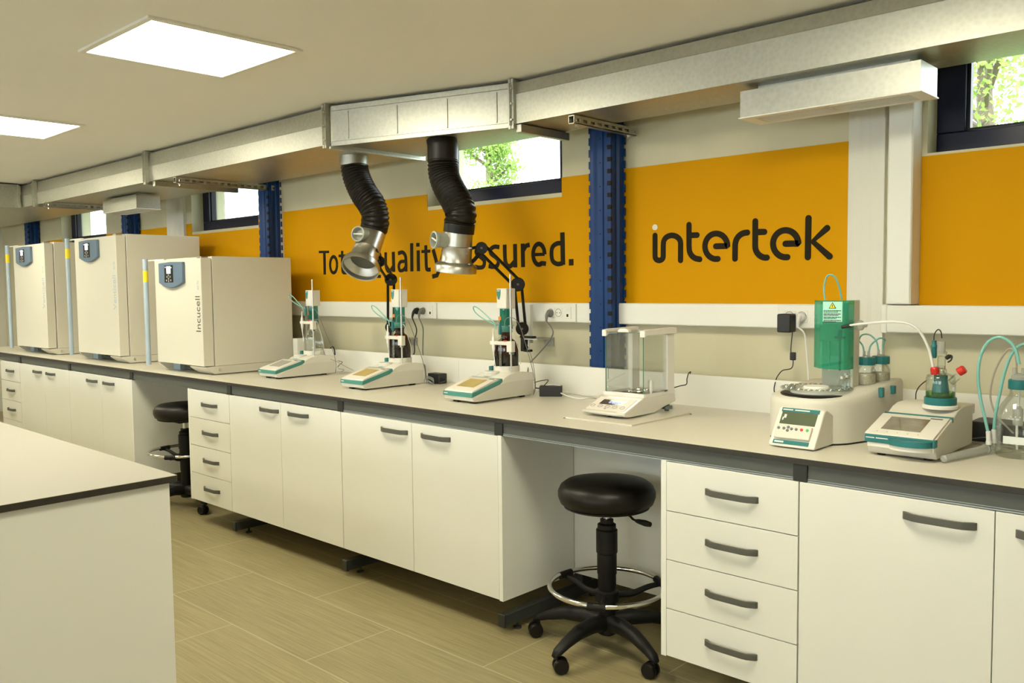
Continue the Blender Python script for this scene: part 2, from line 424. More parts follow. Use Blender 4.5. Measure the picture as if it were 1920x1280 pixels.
for i, (a, b) in enumerate(WIN):
    f = 0.062 if i else 0.068
    w = struct(MB().box(a+f, b-f, 3.585, 3.591, SILL+0.07, HEAD-0.05).build('window_%d' % (i+1), 'glass_window', loc=((a+b)/2, 3.55, SILL)))
    fr = MB(); y0, y1 = 3.55, 3.62
    fr.box(a, b, y0, y1, SILL, SILL+0.082); fr.box(a, b, y0, y1, HEAD-0.06, HEAD)
    fr.box(a, a+0.10, y0, y1, SILL+0.082, HEAD-0.06); fr.box(b-0.10, b, y0, y1, SILL+0.082, HEAD-0.06)
    fr.build('window_frame', 'navy', w, bevel=0.004)
    be = MB(); m0, m1 = 0.10, 0.088
    be.box(a+m0, b-m0, 3.57, 3.60, SILL+0.082, SILL+0.094); be.box(a+m0, a+m0+0.012, 3.57, 3.60, SILL+0.094, HEAD-0.06)
    be.box(b-m0-0.012, b-m0, 3.57, 3.60, SILL+0.094, HEAD-0.06)
    be.build('glazing_bead', 'black', w)

# columns cased in painted profile
def casing(x0, x1, num):
    c = MB(); n = 4; pts = [(x0, 3.452)]
    wd = (x1-x0)/n
    for k in range(n):
        a = x0+k*wd
        pts += [(a+0.006, 3.4285), (a+wd*0.40, 3.4285), (a+wd*0.60, 3.4315), (a+wd-0.006, 3.4315)]
    pts += [(x1, 3.425), (x1, 3.452)]
    c.prism(pts, 'z', 0, CZ)
    struct(c.build('trim_%d' % num, 'column', loc=(x0, 3.45, 0)))
casing(-1.393, -1.245, 1)
casing(-7.253, -6.935, 2)
struct(MB().box(-5.50, -5.465, 3.425, 3.452, 0, CZ).build('trim_3', 'wall_plain', loc=(-5.5, 3.45, 0)))

# yellow vinyl on the wall, with the lettering as parts
def vinyl(poly_list, label, loc):
    b = MB()
    for x0, x1, z1 in poly_list: b.box(x0, x1, 3.446, 3.4505, 1.335, z1)
    return tag(b.build('wall_vinyl', 'yellow', loc=loc), label, 'wall graphic', None)
v1 = vinyl([(-1.118, -1.10, 1.900), (-1.10, -0.06, 1.900), (-0.06, 2.9, 1.98)], 'plain yellow vinyl band below the tall dark window frame at the right', (-1.1, 3.45, 1.335))
v2 = vinyl([(-2.62, -1.395, 1.99)], 'yellow vinyl band with the intertek logo between blue post and white column', (-2.0, 3.45, 1.335))
v3 = vinyl([(-5.463, -3.91, 1.983), (-3.91, -2.87, 1.888), (-2.87, -2.62, 1.986)], 'long yellow vinyl band lettered Total Quality. Assured. behind the extraction hoods', (-4.0, 3.45, 1.335))
v4 = vinyl([(-6.933, -6.84, 1.98), (-6.84, -5.80, 1.888), (-5.80, -5.52, 1.98)], 'yellow vinyl band behind the nearest incubator, left of a blue post', (-6.2, 3.45, 1.335))
v5 = vinyl([(-8.56, -7.255, 1.976), (-9.70, -8.56, 1.885), (-10.15, -9.70, 1.98)], 'farthest yellow vinyl band, only its top edge showing above the tall incubators', (-8.5, 3.45, 1.335))

YA, YB = 3.4435, 3.4462
W_ = 0.0262
def letter(name, strokes, parent, w=W_, m='ink', round_=True):
    b = MB()
    for q_, st in enumerate(strokes):
        pts, sm = st[0], st[1]
        b.stroke(pts, st[2] if len(st) > 2 else w, YA-0.0002*q_, YB, smooth=sm, round_=round_)
    return b.build(name, m, parent)
letter('logo_letter', [([(-2.3029, 1.6632),(-2.3029, 1.5694),(-2.3024, 1.5613),(-2.3007, 1.5573),(-2.2979, 1.5536),(-2.2943, 1.5505),(-2.29, 1.5482),(-2.2851, 1.5467),(-2.2801, 1.546),(-2.275, 1.5464),(-2.2702, 1.5476),(-2.2659, 1.5497),(-2.2623, 1.5526),(-2.2596, 1.556),(-2.2579, 1.5599),(-2.2574, 1.564),(-2.2573, 1.617),(-2.2556, 1.6325),(-2.2521, 1.6402),(-2.2464, 1.647),(-2.2389, 1.6525),(-2.23, 1.6565),(-2.2201, 1.6587),(-2.2097, 1.6592),(-2.1993, 1.6577),(-2.1895, 1.6546),(-2.1807, 1.6498),(-2.1733, 1.6436),(-2.1678, 1.6364),(-2.1644, 1.6285),(-2.1633, 1.6203),(-2.1637, 1.5432)], False)], v2)
letter('logo_letter', [([(-2.1194, 1.703),(-2.1192, 1.6113),(-2.1181, 1.5921),(-2.1173, 1.5864),(-2.1162, 1.5819),(-2.1146, 1.5775),(-2.1125, 1.5732),(-2.11, 1.5692),(-2.1071, 1.5654),(-2.1038, 1.5618),(-2.1002, 1.5586),(-2.0963, 1.5556),(-2.092, 1.553),(-2.0876, 1.5508),(-2.0829, 1.549),(-2.0781, 1.5476),(-2.0732, 1.5467),(-2.0683, 1.5461),(-2.0638, 1.545)], False), ([(-2.1193, 1.6548),(-2.0777, 1.6542)], False)], v2)
letter('logo_letter', [([(-1.9821, 1.6001),(-1.9258, 1.5992),(-1.9242, 1.5978),(-1.9251, 1.6077),(-1.9278, 1.6174),(-1.9321, 1.6266),(-1.9378, 1.6349),(-1.9449, 1.6422),(-1.9532, 1.6481),(-1.9623, 1.6526),(-1.972, 1.6554),(-1.982, 1.6565),(-1.9919, 1.6558),(-2.0015, 1.6534),(-2.0105, 1.6492),(-2.0185, 1.6435),(-2.0253, 1.6363),(-2.0307, 1.628),(-2.0345, 1.6188),(-2.0366, 1.609),(-2.0368, 1.5988),(-2.0353, 1.5888),(-2.0319, 1.579),(-2.027, 1.57),(-2.0205, 1.5619),(-2.0128, 1.5551),(-2.0041, 1.5497),(-1.9946, 1.5459),(-1.9847, 1.5438),(-1.9714, 1.5442)], False)], v2)
letter('logo_letter', [([(-1.8875, 1.5421),(-1.8873, 1.6018),(-1.8866, 1.6065),(-1.8858, 1.612),(-1.8845, 1.6173),(-1.8826, 1.6224),(-1.8801, 1.6273),(-1.8771, 1.6319),(-1.8736, 1.6361),(-1.8696, 1.6399),(-1.8653, 1.6433),(-1.8606, 1.6462),(-1.8556, 1.6486),(-1.8503, 1.6505),(-1.8448, 1.6518),(-1.8393, 1.6526),(-1.8336, 1.6528),(-1.8297, 1.653)], False)], v2)
letter('logo_letter', [([(-1.7924, 1.6993),(-1.7922, 1.5979),(-1.7921, 1.5934),(-1.7918, 1.5881),(-1.7909, 1.5828),(-1.7894, 1.5776),(-1.7874, 1.5726),(-1.7848, 1.5678),(-1.7817, 1.5633),(-1.7782, 1.5591),(-1.7742, 1.5553),(-1.7699, 1.5519),(-1.7652, 1.5489),(-1.7603, 1.5465),(-1.7552, 1.5446),(-1.7499, 1.5432),(-1.7445, 1.5424),(-1.7376, 1.5425)], False), ([(-1.7921, 1.6525),(-1.7501, 1.6517)], False)], v2)
letter('logo_letter', [([(-1.6545, 1.5976),(-1.5981, 1.5965),(-1.598, 1.5952),(-1.599, 1.6051),(-1.6017, 1.6148),(-1.606, 1.6239),(-1.6118, 1.6323),(-1.6189, 1.6395),(-1.6271, 1.6455),(-1.6362, 1.6499),(-1.6459, 1.6528),(-1.6558, 1.6539),(-1.6657, 1.6532),(-1.6752, 1.6508),(-1.6842, 1.6466),(-1.6921, 1.6409),(-1.6989, 1.6338),(-1.7042, 1.6256),(-1.7079, 1.6164),(-1.7099, 1.6066),(-1.7101, 1.5965),(-1.7085, 1.5864),(-1.7052, 1.5767),(-1.7002, 1.5677),(-1.6937, 1.5597),(-1.686, 1.5528),(-1.6773, 1.5474),(-1.6678, 1.5436),(-1.6579, 1.5416),(-1.6456, 1.5414)], False)], v2)
letter('logo_letter', [([(-1.5556, 1.6977),(-1.5566, 1.5386)], False), ([(-1.4771, 1.653),(-1.5366, 1.6021),(-1.4657, 1.5387)], False)], v2)
d = MB(); d.prism([(-2.3028+0.0145*math.cos(2*PI*j/24), 1.7016+0.0135*math.sin(2*PI*j/24)) for j in range(24)], 'y', YA, YB)
d.build('logo_dot', 'ink_white', v2)

TX = [
 ('T', [([(-5.0316, 1.6825),(-4.9153, 1.6794)], False, 0.0165), ([(-4.9687, 1.6842),(-4.9703, 1.5277)], False)]),
 ('o', [([(-4.8266, 1.5906),(-4.8272, 1.6035),(-4.8301, 1.6158),(-4.835, 1.6266),(-4.8418, 1.6354),(-4.8499, 1.6417),(-4.859, 1.6451),(-4.8685, 1.6454),(-4.8779, 1.6426),(-4.8866, 1.6368),(-4.8941, 1.6284),(-4.9, 1.6178),(-4.9039, 1.6056),(-4.9056, 1.5926),(-4.905, 1.5796),(-4.9021, 1.5673),(-4.8971, 1.5564),(-4.8902, 1.5475),(-4.882, 1.5413),(-4.8729, 1.538),(-4.8633, 1.5378),(-4.854, 1.5407),(-4.8453, 1.5466),(-4.8379, 1.5551),(-4.8321, 1.5657),(-4.8283, 1.5778),(-4.8266, 1.5906)], False, 0.022)]),
 ('t', [([(-4.7663, 1.6808),(-4.7684, 1.5672),(-4.7575, 1.5382),(-4.7239, 1.5366)], True, 0.023), ([(-4.8056, 1.6486),(-4.7197, 1.6478)], False, 0.018)]),
 ('a', [([(-4.7082, 1.637),(-4.6722, 1.649),(-4.6376, 1.63),(-4.639, 1.5312)], True, 0.022), ([(-4.6609, 1.5936),(-4.6695, 1.5941),(-4.6779, 1.5925),(-4.6856, 1.589),(-4.6919, 1.5839),(-4.6964, 1.5775),(-4.6987, 1.5702),(-4.6986, 1.5627),(-4.6962, 1.5555),(-4.6917, 1.5491),(-4.6854, 1.5441),(-4.6777, 1.5408),(-4.6692, 1.5394),(-4.6607, 1.54),(-4.6526, 1.5427)], True, 0.02)]),
 ('l', [([(-4.5755, 1.7004),(-4.5793, 1.5315)], False)]),
 ('Q', [([(-4.3576, 1.601),(-4.3585, 1.6159),(-4.3622, 1.6303),(-4.3684, 1.6435),(-4.3771, 1.655),(-4.3877, 1.6642),(-4.3998, 1.6708),(-4.4129, 1.6744),(-4.4265, 1.6749),(-4.4399, 1.6723),(-4.4526, 1.6666),(-4.464, 1.658),(-4.4736, 1.6471),(-4.481, 1.6341),(-4.4857, 1.6198),(-4.4877, 1.6047),(-4.4868, 1.5895),(-4.483, 1.5748),(-4.4766, 1.5615),(-4.4678, 1.55),(-4.4569, 1.5408),(-4.4446, 1.5343),(-4.4314, 1.5309),(-4.4178, 1.5307),(-4.4044, 1.5335),(-4.3918, 1.5394),(-4.3806, 1.5481),(-4.3712, 1.5591),(-4.3641, 1.5719),(-4.3595, 1.5861),(-4.3576, 1.601)], False, 0.025), ([(-4.4209, 1.5294),(-4.4068, 1.5085),(-4.3629, 1.5055)], True, 0.02)]),
 ('u', [([(-4.3088, 1.6551),(-4.3092, 1.5748),(-4.2917, 1.5391),(-4.263, 1.543),(-4.2339, 1.5684)], True, 0.023), ([(-4.234, 1.6556),(-4.2322, 1.5307)], False)]),
 ('a', [([(-4.1874, 1.6438),(-4.1456, 1.6494),(-4.118, 1.6273),(-4.1138, 1.5831),(-4.114, 1.531)], True, 0.023), ([(-4.119, 1.5943),(-4.1646, 1.5911),(-4.1827, 1.5671),(-4.1731, 1.5393),(-4.1419, 1.5405),(-4.1159, 1.5602)], True, 0.021)]),
 ('l', [([(-4.0568, 1.7017),(-4.0596, 1.5304)], False)]),
 ('i', [([(-3.9979, 1.6559),(-3.9986, 1.5305)], False), ([(-3.9993, 1.7006),(-3.9999, 1.6781)], False, 0.028)]),
 ('t', [([(-3.9281, 1.6834),(-3.926, 1.5608),(-3.9162, 1.5391),(-3.8883, 1.5385)], True, 0.024), ([(-3.967, 1.6474),(-3.8888, 1.6472)], False, 0.018)]),
 ('y', [([(-3.8628, 1.6565),(-3.8162, 1.5327)], False), ([(-3.7648, 1.6579),(-3.8137, 1.5326),(-3.8315, 1.5032),(-3.8733, 1.4962)], False)]),
 ('.', [([(-3.7255, 1.5559),(-3.7261, 1.5329)], False, 0.028)]),
 ('A', [([(-3.6285, 1.5408),(-3.5866, 1.6952),(-3.5352, 1.5406)], False), ([(-3.6109, 1.5861),(-3.5533, 1.5844)], False, 0.018)]),
 ('s', [([(-3.4292, 1.6476),(-3.4687, 1.6528),(-3.4999, 1.6353),(-3.4881, 1.6125),(-3.4539, 1.5927),(-3.4353, 1.5736),(-3.4442, 1.5459),(-3.4761, 1.5403),(-3.5108, 1.5464)], True, 0.024)]),
 ('s', [([(-3.318, 1.6488),(-3.3563, 1.6521),(-3.3876, 1.6367),(-3.3802, 1.6144),(-3.347, 1.5949),(-3.3264, 1.5742),(-3.3376, 1.547),(-3.3711, 1.5423),(-3.4022, 1.5475)], True, 0.024)]),
 ('u', [([(-3.2773, 1.6606),(-3.2751, 1.58),(-3.263, 1.5488),(-3.2366, 1.5427),(-3.2051, 1.5653)], True, 0.026), ([(-3.2002, 1.661),(-3.1996, 1.5346)], False)]),
 ('r', [([(-3.1446, 1.6608),(-3.143, 1.5351)], False), ([(-3.1374, 1.6275),(-3.1202, 1.6463),(-3.0943, 1.6523)], True, 0.024)]),
 ('e', [([(-3.0708, 1.5993),(-2.9898, 1.5987)], False, 0.017), ([(-2.9898, 1.5987),(-2.9895, 1.6034),(-2.991, 1.6147),(-2.9942, 1.6255),(-2.9991, 1.635),(-3.0054, 1.643),(-3.0127, 1.649),(-3.0209, 1.6528),(-3.0294, 1.6542),(-3.038, 1.6531),(-3.0462, 1.6496),(-3.0536, 1.6437),(-3.0599, 1.6359),(-3.0649, 1.6264),(-3.0682, 1.6156),(-3.0697, 1.6041),(-3.0694, 1.5925),(-3.0672, 1.5811),(-3.0633, 1.5707),(-3.0578, 1.5616),(-3.051, 1.5543),(-3.0432, 1.5491),(-3.0348, 1.5463),(-3.0262, 1.5459),(-3.0177, 1.548),(-3.0098, 1.5525),(-2.9812, 1.5487)], True, 0.024)]),
 ('d', [([(-2.8703, 1.6506),(-2.9017, 1.6513),(-2.9335, 1.6354),(-2.9421, 1.6012),(-2.9343, 1.563),(-2.9028, 1.5459),(-2.8669, 1.5491)], True, 0.024), ([(-2.8676, 1.7067),(-2.8647, 1.5405)], False, 0.028)]),
 ('.', [([(-2.8106, 1.5683),(-2.8104, 1.5357)], False, 0.029)]),
]
for ch, st in TX: letter('slogan_letter', st, v3, w=0.0262, round_=False)

# ================================================================ blue rack posts
def post(x, label):
    t = thing('rack_post', label, 'post', (x, 3.39, 0), 'blue pallet rack posts along the wall')
    w, y0, y1 = 0.127, 3.33, 3.435
    b = MB()
    X0, X1 = x, x+w
    plan = [(X0, y0+0.004), (X0+0.030, y0+0.004), (X0+0.036, y0+0.010), (X0+0.045, y0+0.010), (X0+0.050, y0), (X0+0.078, y0), (X0+0.082, y0+0.006), (X0+0.092, y0+0.006), (X0+0.097, y0), (X1, y0),
            (X1, y0+0.030), (X1-0.012, y0+0.038), (X1-0.012, y0+0.060), (X1, y0+0.068), (X1, y1),
            (X1-0.02, y1), (X1-0.02, y1-0.003), (X1-0.015, y1-0.003), (X1-0.015, y0+0.012), (X0+0.004, y0+0.012), (X0+0.004, y1), (X0, y1)]
    b.prism(plan, 'z', 0.0, CZ)
    b.build('post_profile', 'blue', t, angle=50)
    te = MB(); te2 = MB(); te2.box(X1-0.006, X1+0.001, y1-0.009, y1-0.002, 0.03, CZ-0.02); z = 0.03
    while z < CZ-0.05:
        te.box(X0-0.008, X0+0.002, y0+0.004, y0+0.016, z, z+0.036)
        te2.box(X1-0.001, X1+0.011, y1-0.010, y1-0.001, z, z+0.036)
        z += 0.056
    te.box(X0+0.0008, X0+0.0030, y0+0.006, y0+0.010, 0.03, CZ-0.02)
    te.build('toothed_edge', 'blue', t); te2.build('toothed_edge', 'blue', t)
    h = MB(); z = 0.055
    while z < CZ-0.05:
        h.box(X1-0.022, X1+0.0006, y0-0.0006, y0+0.010, z, z+0.022); z += 0.056
    h.build('slot_row', 'hole', t, bevel=0.002)
    h = MB(); h.box(X0+0.0635, X0+0.0645, y0+0.0015, y0+0.003, 0.1, CZ-0.05); z = 0.11
    while z < CZ-0.05:
        h.cyl((X0+0.064, y0-0.0006, z), (X0+0.064, y0+0.004, z), 0.0042, n=12); z += 0.112
    h.build('bolt_hole_row', 'hole', t)
    return t
p0 = post(-2.600, 'blue perforated rack post standing between the two yellow lettered wall panels')
for x, lb in ((-5.600, 'blue perforated rack post directly behind the nearest incubator'), (-7.93, 'blue perforated rack post rising behind the middle incubator'), (-10.45, 'farthest blue perforated rack post, above the left incubator')):
    dup(p0, (x, 3.39, 0), lb)

# ================================================================ trunking, conduit, sockets
def trunk(x0, x1, y, z0, z1, label, cap=None):
    t = thing('cable_trunking', label, 'trunking', ((x0+x1)/2, 3.45, z0))
    MB().prism([(3.452, z0), (y+0.004, z0), (y, z0+0.004), (y, z1-0.004), (y+0.004, z1), (3.452, z1)], 'x', x0, x1).build('trunk_body', 'trunk', t)
    c = MB().box(x0, x1, y-0.0015, y, z0+0.010, z1-0.010); c.build('trunk_lid', 'trunk', t)
    if cap is not None: MB().box(cap-0.004, cap+0.022, y-0.004, 3.452, z0-0.003, z1+0.003).build('end_cap', 'trunk', t, bevel=0.006, seg=3)
    return t
trunk(-5.463, -2.60, 3.392, 1.246, 1.346, 'white cable trunking running behind the three touch-screen titrators')
trunk(-2.473, -1.393, 3.392, 1.246, 1.346, 'white cable trunking between the blue post and the white column')
trunk(-7.0, -5.60, 3.392, 1.246, 1.346, 'white cable trunking hidden behind the nearest incubator')
trunk(-1.222, 2.95, 3.352, 1.242, 1.345, 'thicker white cable trunking with an end cap above the right-hand titrator', cap=-1.222)
t = thing('vertical_conduit', 'tall white square conduit beside the column, left of the right-hand window', 'conduit', (-1.16, 3.45, 1.35))
MB().box(-1.208, -1.120, 3.352, 3.452, 1.349, CZ).build('conduit_body', 'trunk', t, bevel=0.006, seg=3)
MB().box(-1.1215, -1.1190, 3.358, 3.448, 1.349, CZ).build('conduit_lid', 'socket', t)
tag(MB().box(-3.052, -3.028, 3.37, 3.392, 1.135, 1.335).build('cable_cover', 'trunk', loc=(-3.04, 3.38, 1.135), bevel=0.002), 'short white vertical cable cover behind the black arm of the right hood', 'cable cover')

def socket(x, zc, label, y=3.3905, plugs=2, w=0.215):
    t = thing('wall_socket', label, 'socket', (x, y, zc-0.05), 'socket plates on the wall trunking')
    MB().box(x, x+w, y-0.008, y+0.001, zc-0.047, zc+0.047).build('cover_plate', 'socket', t, bevel=0.003)
    for k in range(plugs):
        cx = x+0.052+k*0.052
        s_ = MB().box(cx-0.0245, cx+0.0245, y-0.0105, y-0.0075, zc-0.0245, zc+0.0245).build('socket_module', 'socket', t, bevel=0.001)
        r = MB(); r.torus((cx, y-0.0108, zc), (0, 1, 0), 0.0195, 0.0012, 28, 6); r.build('socket_ring', 'cable_grey', s_)
        h = MB(); h.cyl((cx-0.0095, y-0.0112, zc), (cx-0.0095, y-0.006, zc), 0.0028, n=10); h.cyl((cx+0.0095, y-0.0112, zc), (cx+0.0095, y-0.006, zc), 0.0028, n=10)
        h.build('socket_hole', 'hole', s_)
    cx = x+0.052+plugs*0.052+0.008
    d_ = MB().box(cx-0.0225, cx+0.0225, y-0.0105, y-0.0075, zc-0.030, zc+0.030).build('data_module', 'socket', t, bevel=0.001)
    MB().box(cx-0.006, cx+0.006, y-0.0112, y-0.009, zc-0.020, zc-0.006).build('data_port', 'hole', d_)
    MB().box(cx-0.010, cx+0.010, y-0.0110, y-0.010, zc+0.004, zc+0.022).build('port_label', 'label_white', d_)
    return t
socket(-2.948, 1.296, 'wall socket plate left of the tall blue post, one outlet free')
socket(-3.990, 1.296, 'wall socket plate behind the middle touch-screen titrator, black and grey plugs in')
socket(-1.655, 1.296, 'wall socket plate behind the green-shielded oven with adapter and white plug', w=0.20)

def schuko(c, cable, label, m, mc, rx=0.0):
    # round earthed plug with its grip sloping down to the cord
    x, y, z = c
    t = thing('power_plug', label, 'plug', (x, y, z))
    b = MB(); b.turn((x, y+0.002, z), (0, -1, 0), [(0.0, 0), (0.0195, 0), (0.0195, 0.012), (0.016, 0.020), (0.0, 0.022)], 24)
    b.build('plug_head', m, t, angle=40)
    b = MB(); b.tube([(x, y-0.012, z+0.008), (x+rx*0.3, y-0.030, z-0.010), (x+rx, y-0.034, z-0.040)], lambda q: 0.013-0.008*q, 12)
    b.build('plug_grip', m, t)
    MB().tube([(x+rx, y-0.034, z-0.038)] + cable, 0.0036, 8).build('power_cord', mc, t)
    return t
ys = 3.3795
schuko((-2.895, ys, 1.293), [(-2.8502, 3.345, 1.1999),(-2.8816, 3.335, 1.1396),(-2.9461, 3.325, 1.0746),(-2.9811, 3.31, 1.0325),(-2.9748, 3.29, 0.9848),(-2.9319, 3.27, 0.9289),(-2.8839, 3.24, 0.8918)], 'grey earthed plug in the socket left of the tall blue post, cord sweeping left', 'cable_grey', 'cable_grey')
schuko((-3.938, ys, 1.293), [(-3.9091, 3.345, 1.1835),(-3.9221, 3.338, 1.1139),(-3.9086, 3.325, 1.052),(-3.9158, 3.31, 1.0274)], 'black earthed plug in the socket behind the middle titrator', 'cable_black', 'cable_black', -0.01)
schuko((-3.886, ys, 1.293), [(-3.8515, 3.345, 1.1944),(-3.8455, 3.338, 1.1166),(-3.8326, 3.325, 1.0397),(-3.7756, 3.29, 0.9673),(-3.7062, 3.24, 0.9081)], 'grey earthed plug right of the black plug, cord hanging straight down', 'cable_grey', 'cable_grey')
schuko((-1.551, ys, 1.293), [(-1.523, 3.345, 1.2298),(-1.5088, 3.335, 1.1664),(-1.4969, 3.325, 1.0927),(-1.4559, 3.24, 1.0555),(-1.4369, 3.2, 0.961)], 'pale plug right of the square black adapter, cord dropping behind the oven', 'cable_white', 'cable_white')
t = thing('plug_in_adapter', 'square black plug-in adapter on the trunking left of the green oven shield', 'power adapter', (-1.603, 3.38, 1.27))
MB().box(-1.632, -1.574, 3.325, 3.381, 1.232, 1.308).build('adapter_body', 'cable_black', t, bevel=0.006, seg=3)
MB().tube([(-1.5751, 3.35, 1.2346),(-1.5769, 3.345, 1.1957),(-1.5764, 3.34, 1.1524),(-1.5669, 3.34, 1.1181),(-1.5711, 3.335, 1.0877),(-1.6054, 3.33, 1.0774),(-1.6213, 3.325, 1.0593),(-1.6254, 3.31, 1.0384),(-1.6073, 3.26, 0.9941),(-1.5467, 3.22, 0.96)], 0.0022, 8).build('adapter_lead', 'cable_black', t)
MB().box(-1.5785, -1.5785+0.022, 3.332, 3.348, 1.1201, 1.1527).build('ferrite_block', 'cable_black', t, bevel=0.003)

# ================================================================ air ducts under the ceiling
def duct(x0, x1, yf, yb, label, z0=2.172, z1=2.360, zc=2.27, lean=0.006):
    b = MB(); b.prism([(yf+0.012, z1), (yf+0.004, zc+0.003), (yf, zc), (yf+lean, z0), (yb, z0), (yb, z1)], 'x', x0, x1)
    return b
def flange(b, x, yf, yb, z0=2.150, z1=2.374, t_=0.016, o=0.022):
    for s_ in (-1, 1):
        a0, a1 = (x-t_, x-0.002) if s_ < 0 else (x+0.002, x+t_)
        b.box(a0, a1, yf-o, yf+0.004, z0+0.024, z1-0.012); b.box(a0, a1, yb-0.004, yb+o, z0+0.024, z1-0.012)
        b.box(a0, a1, yf-o, yb+o, z0, z0+0.024); b.box(a0, a1, yf-o, yb+o, z1-0.012, z1)
    b.box(x-0.0025, x+0.0025, yf-o-0.012, yf-o+0.003, z0+0.015, z1-0.02)
td = thing('air_duct', 'long left galvanised rectangular duct run above the incubators', 'air duct', (-6.0, 2.96, 2.17))
duct(-11.3, -3.775, 2.650, 3.275, '').build('duct_body', 'galv', td)
for x, lb in ((-5.862, 0), (-7.985, 0)):
    b = MB(); flange(b, x, 2.650, 3.275); b.build('flange_joint', 'galv', td)
td2 = thing('air_duct', 'galvanised cross duct turning away from the wall at the far left end', 'air duct', (-8.7, 1.0, 2.17))
b = MB(); b.prism([(-8.92, 2.172), (-8.372, 2.172), (-8.372, 2.360), (-8.92, 2.360)], 'y', -4.4, 2.655); b.build('duct_body', 'galv', td2)
b = MB(); b.box(-8.38, -8.345, 2.62, 2.634, 2.165, 2.366); b.box(-8.38, -8.358, -4.4, 2.62, 2.165, 2.180); b.box(-8.38, -8.358, -4.4, 2.62, 2.350, 2.366); b.build('corner_edge', 'galv', td2)
td3 = thing('air_duct', 'bright angled galvanised duct box with vertical ribs above the two black hoses', 'air duct', (-3.25, 3.0, 2.17))
xa, ya, xb, yb_ = -3.762, 2.655, -2.742, 2.955
b = MB(); b.prism([(xa, ya), (xb, yb_), (xb, 3.285), (xa, 3.285)], 'z', 2.172, 2.360); b.build('duct_body', 'galv', td3)
dx, dy = xb-xa, yb_-ya; ll = math.hypot(dx, dy); ux, uy = dx/ll, dy/ll; nx, ny = uy, -ux
def slab(b, s0, s1, o0, o1, z0, z1):
    q = lambda s_, o_: (xa+ux*s_+nx*o_, ya+uy*s_+ny*o_)
    b.prism([q(s0, o0), q(s1, o0), q(s1, o1), q(s0, o1)], 'z', z0, z1)
b = MB(); slab(b, 0.02, ll-0.02, -0.002, 0.010, 2.336, 2.362); b.build('edge_profile', 'galv', td3, bevel=0.002)
b = MB(); slab(b, 0.02, ll-0.02, -0.002, 0.012, 2.158, 2.182); b.build('edge_profile', 'galv', td3, bevel=0.002)
for q in (0.115, 0.395, 0.665, 0.915):
    b = MB(); slab(b, q*ll-0.004, q*ll+0.004, -0.002, 0.004, 2.190, 2.328); b.build('stiffening_rib', 'galv', td3, bevel=0.0015)
b = MB(); flange(b, -3.768, 2.650, 3.28); b.build('flange_joint', 'galv', td3)
b = MB(); flange(b, -2.738, 2.950, 3.28); b.build('flange_joint', 'galv', td3)
b = MB()
for x in (-3.768, -2.738):
    yy = 2.626 if x < -3 else 2.926
    for z in (2.19, 2.262, 2.33):
        b.cyl((x+0.008, yy, z), (x+0.008, yy-0.006, z), 0.006, n=6)
b.build('flange_bolt_row', 'steel', td3)
td4 = thing('air_duct', 'right galvanised rectangular duct run passing above the balance and oven', 'air duct', (0.2, 3.1, 2.17))
duct(-2.735, 2.95, 2.942, 3.262, '', zc=2.305, lean=0.0005).build('duct_body', 'galv', td4)
# faint handling smears are left to the noise in the sheet metal

def grille(x0, x1, y0, y1, z0, z1, label):
    t = thing('supply_grille_box', label, 'air outlet', ((x0+x1)/2, (y0+y1)/2, z0), 'outlet boxes under the ducts')
    b = MB(); th = 0.004
    b.box(x0, x1, y0, y0+th, z0, z1); b.box(x0, x1, y1-th, y1, z0, z1); b.box(x0, x0+th, y0+th, y1-th, z0, z1); b.box(x1-th, x1, y0+th, y1-th, z0, z1)
    b.box(x0, x1, y0, y1, z1, z1+0.004)
    b.build('box_body', 'galv', t)
    b = MB(); b.box(x0+0.05, x1-0.05, y0+0.045, y1-0.045, z1+0.004, 2.173); b.build('neck', 'galv', t)
    f = MB(); e = 0.005
    f.box(x0-e, x1+e, y0-e, y0+0.022, z0-0.004, z0); f.box(x0-e, x1+e, y1-0.022, y1+e, z0-0.004, z0)
    f.box(x0-e, x0+0.045, y0+0.022, y1-0.022, z0-0.004, z0); f.box(x1-0.045, x1+e, y0+0.022, y1-0.022, z0-0.004, z0)
    f.build('grille_frame', 'trunk', t)
    g_ = MB(); n_ = 7
    for k in range(n_):
        yy = y0+0.030+(y1-y0-0.06)*k/(n_-1)
        g_.box(x0+0.045, x1-0.045, yy-0.0028, yy+0.0028, z0-0.003, z0+0.005)
    g_.box((x0+x1)/2-0.008, (x0+x1)/2+0.008, y0+0.022, y1-0.022, z0-0.003, z0+0.014)
    g_.build('louvre_blades', 'trunk', t)
    MB().box(x0+0.01, x1-0.01, y0+0.008, y1-0.008, z0+0.012, z0+0.016).build('dark_backing', 'hole', t)  # black sheet standing in for the shade behind the louvre slots
    return t
grille(-1.632, -0.985, 3.012, 3.175, 2.056, 2.150, 'galvanised outlet box with slotted grille under the duct near the right window')
grille(-7.19, -6.57, 2.878, 3.062, 2.056, 2.150, 'small far galvanised outlet box under the duct above the middle incubator')

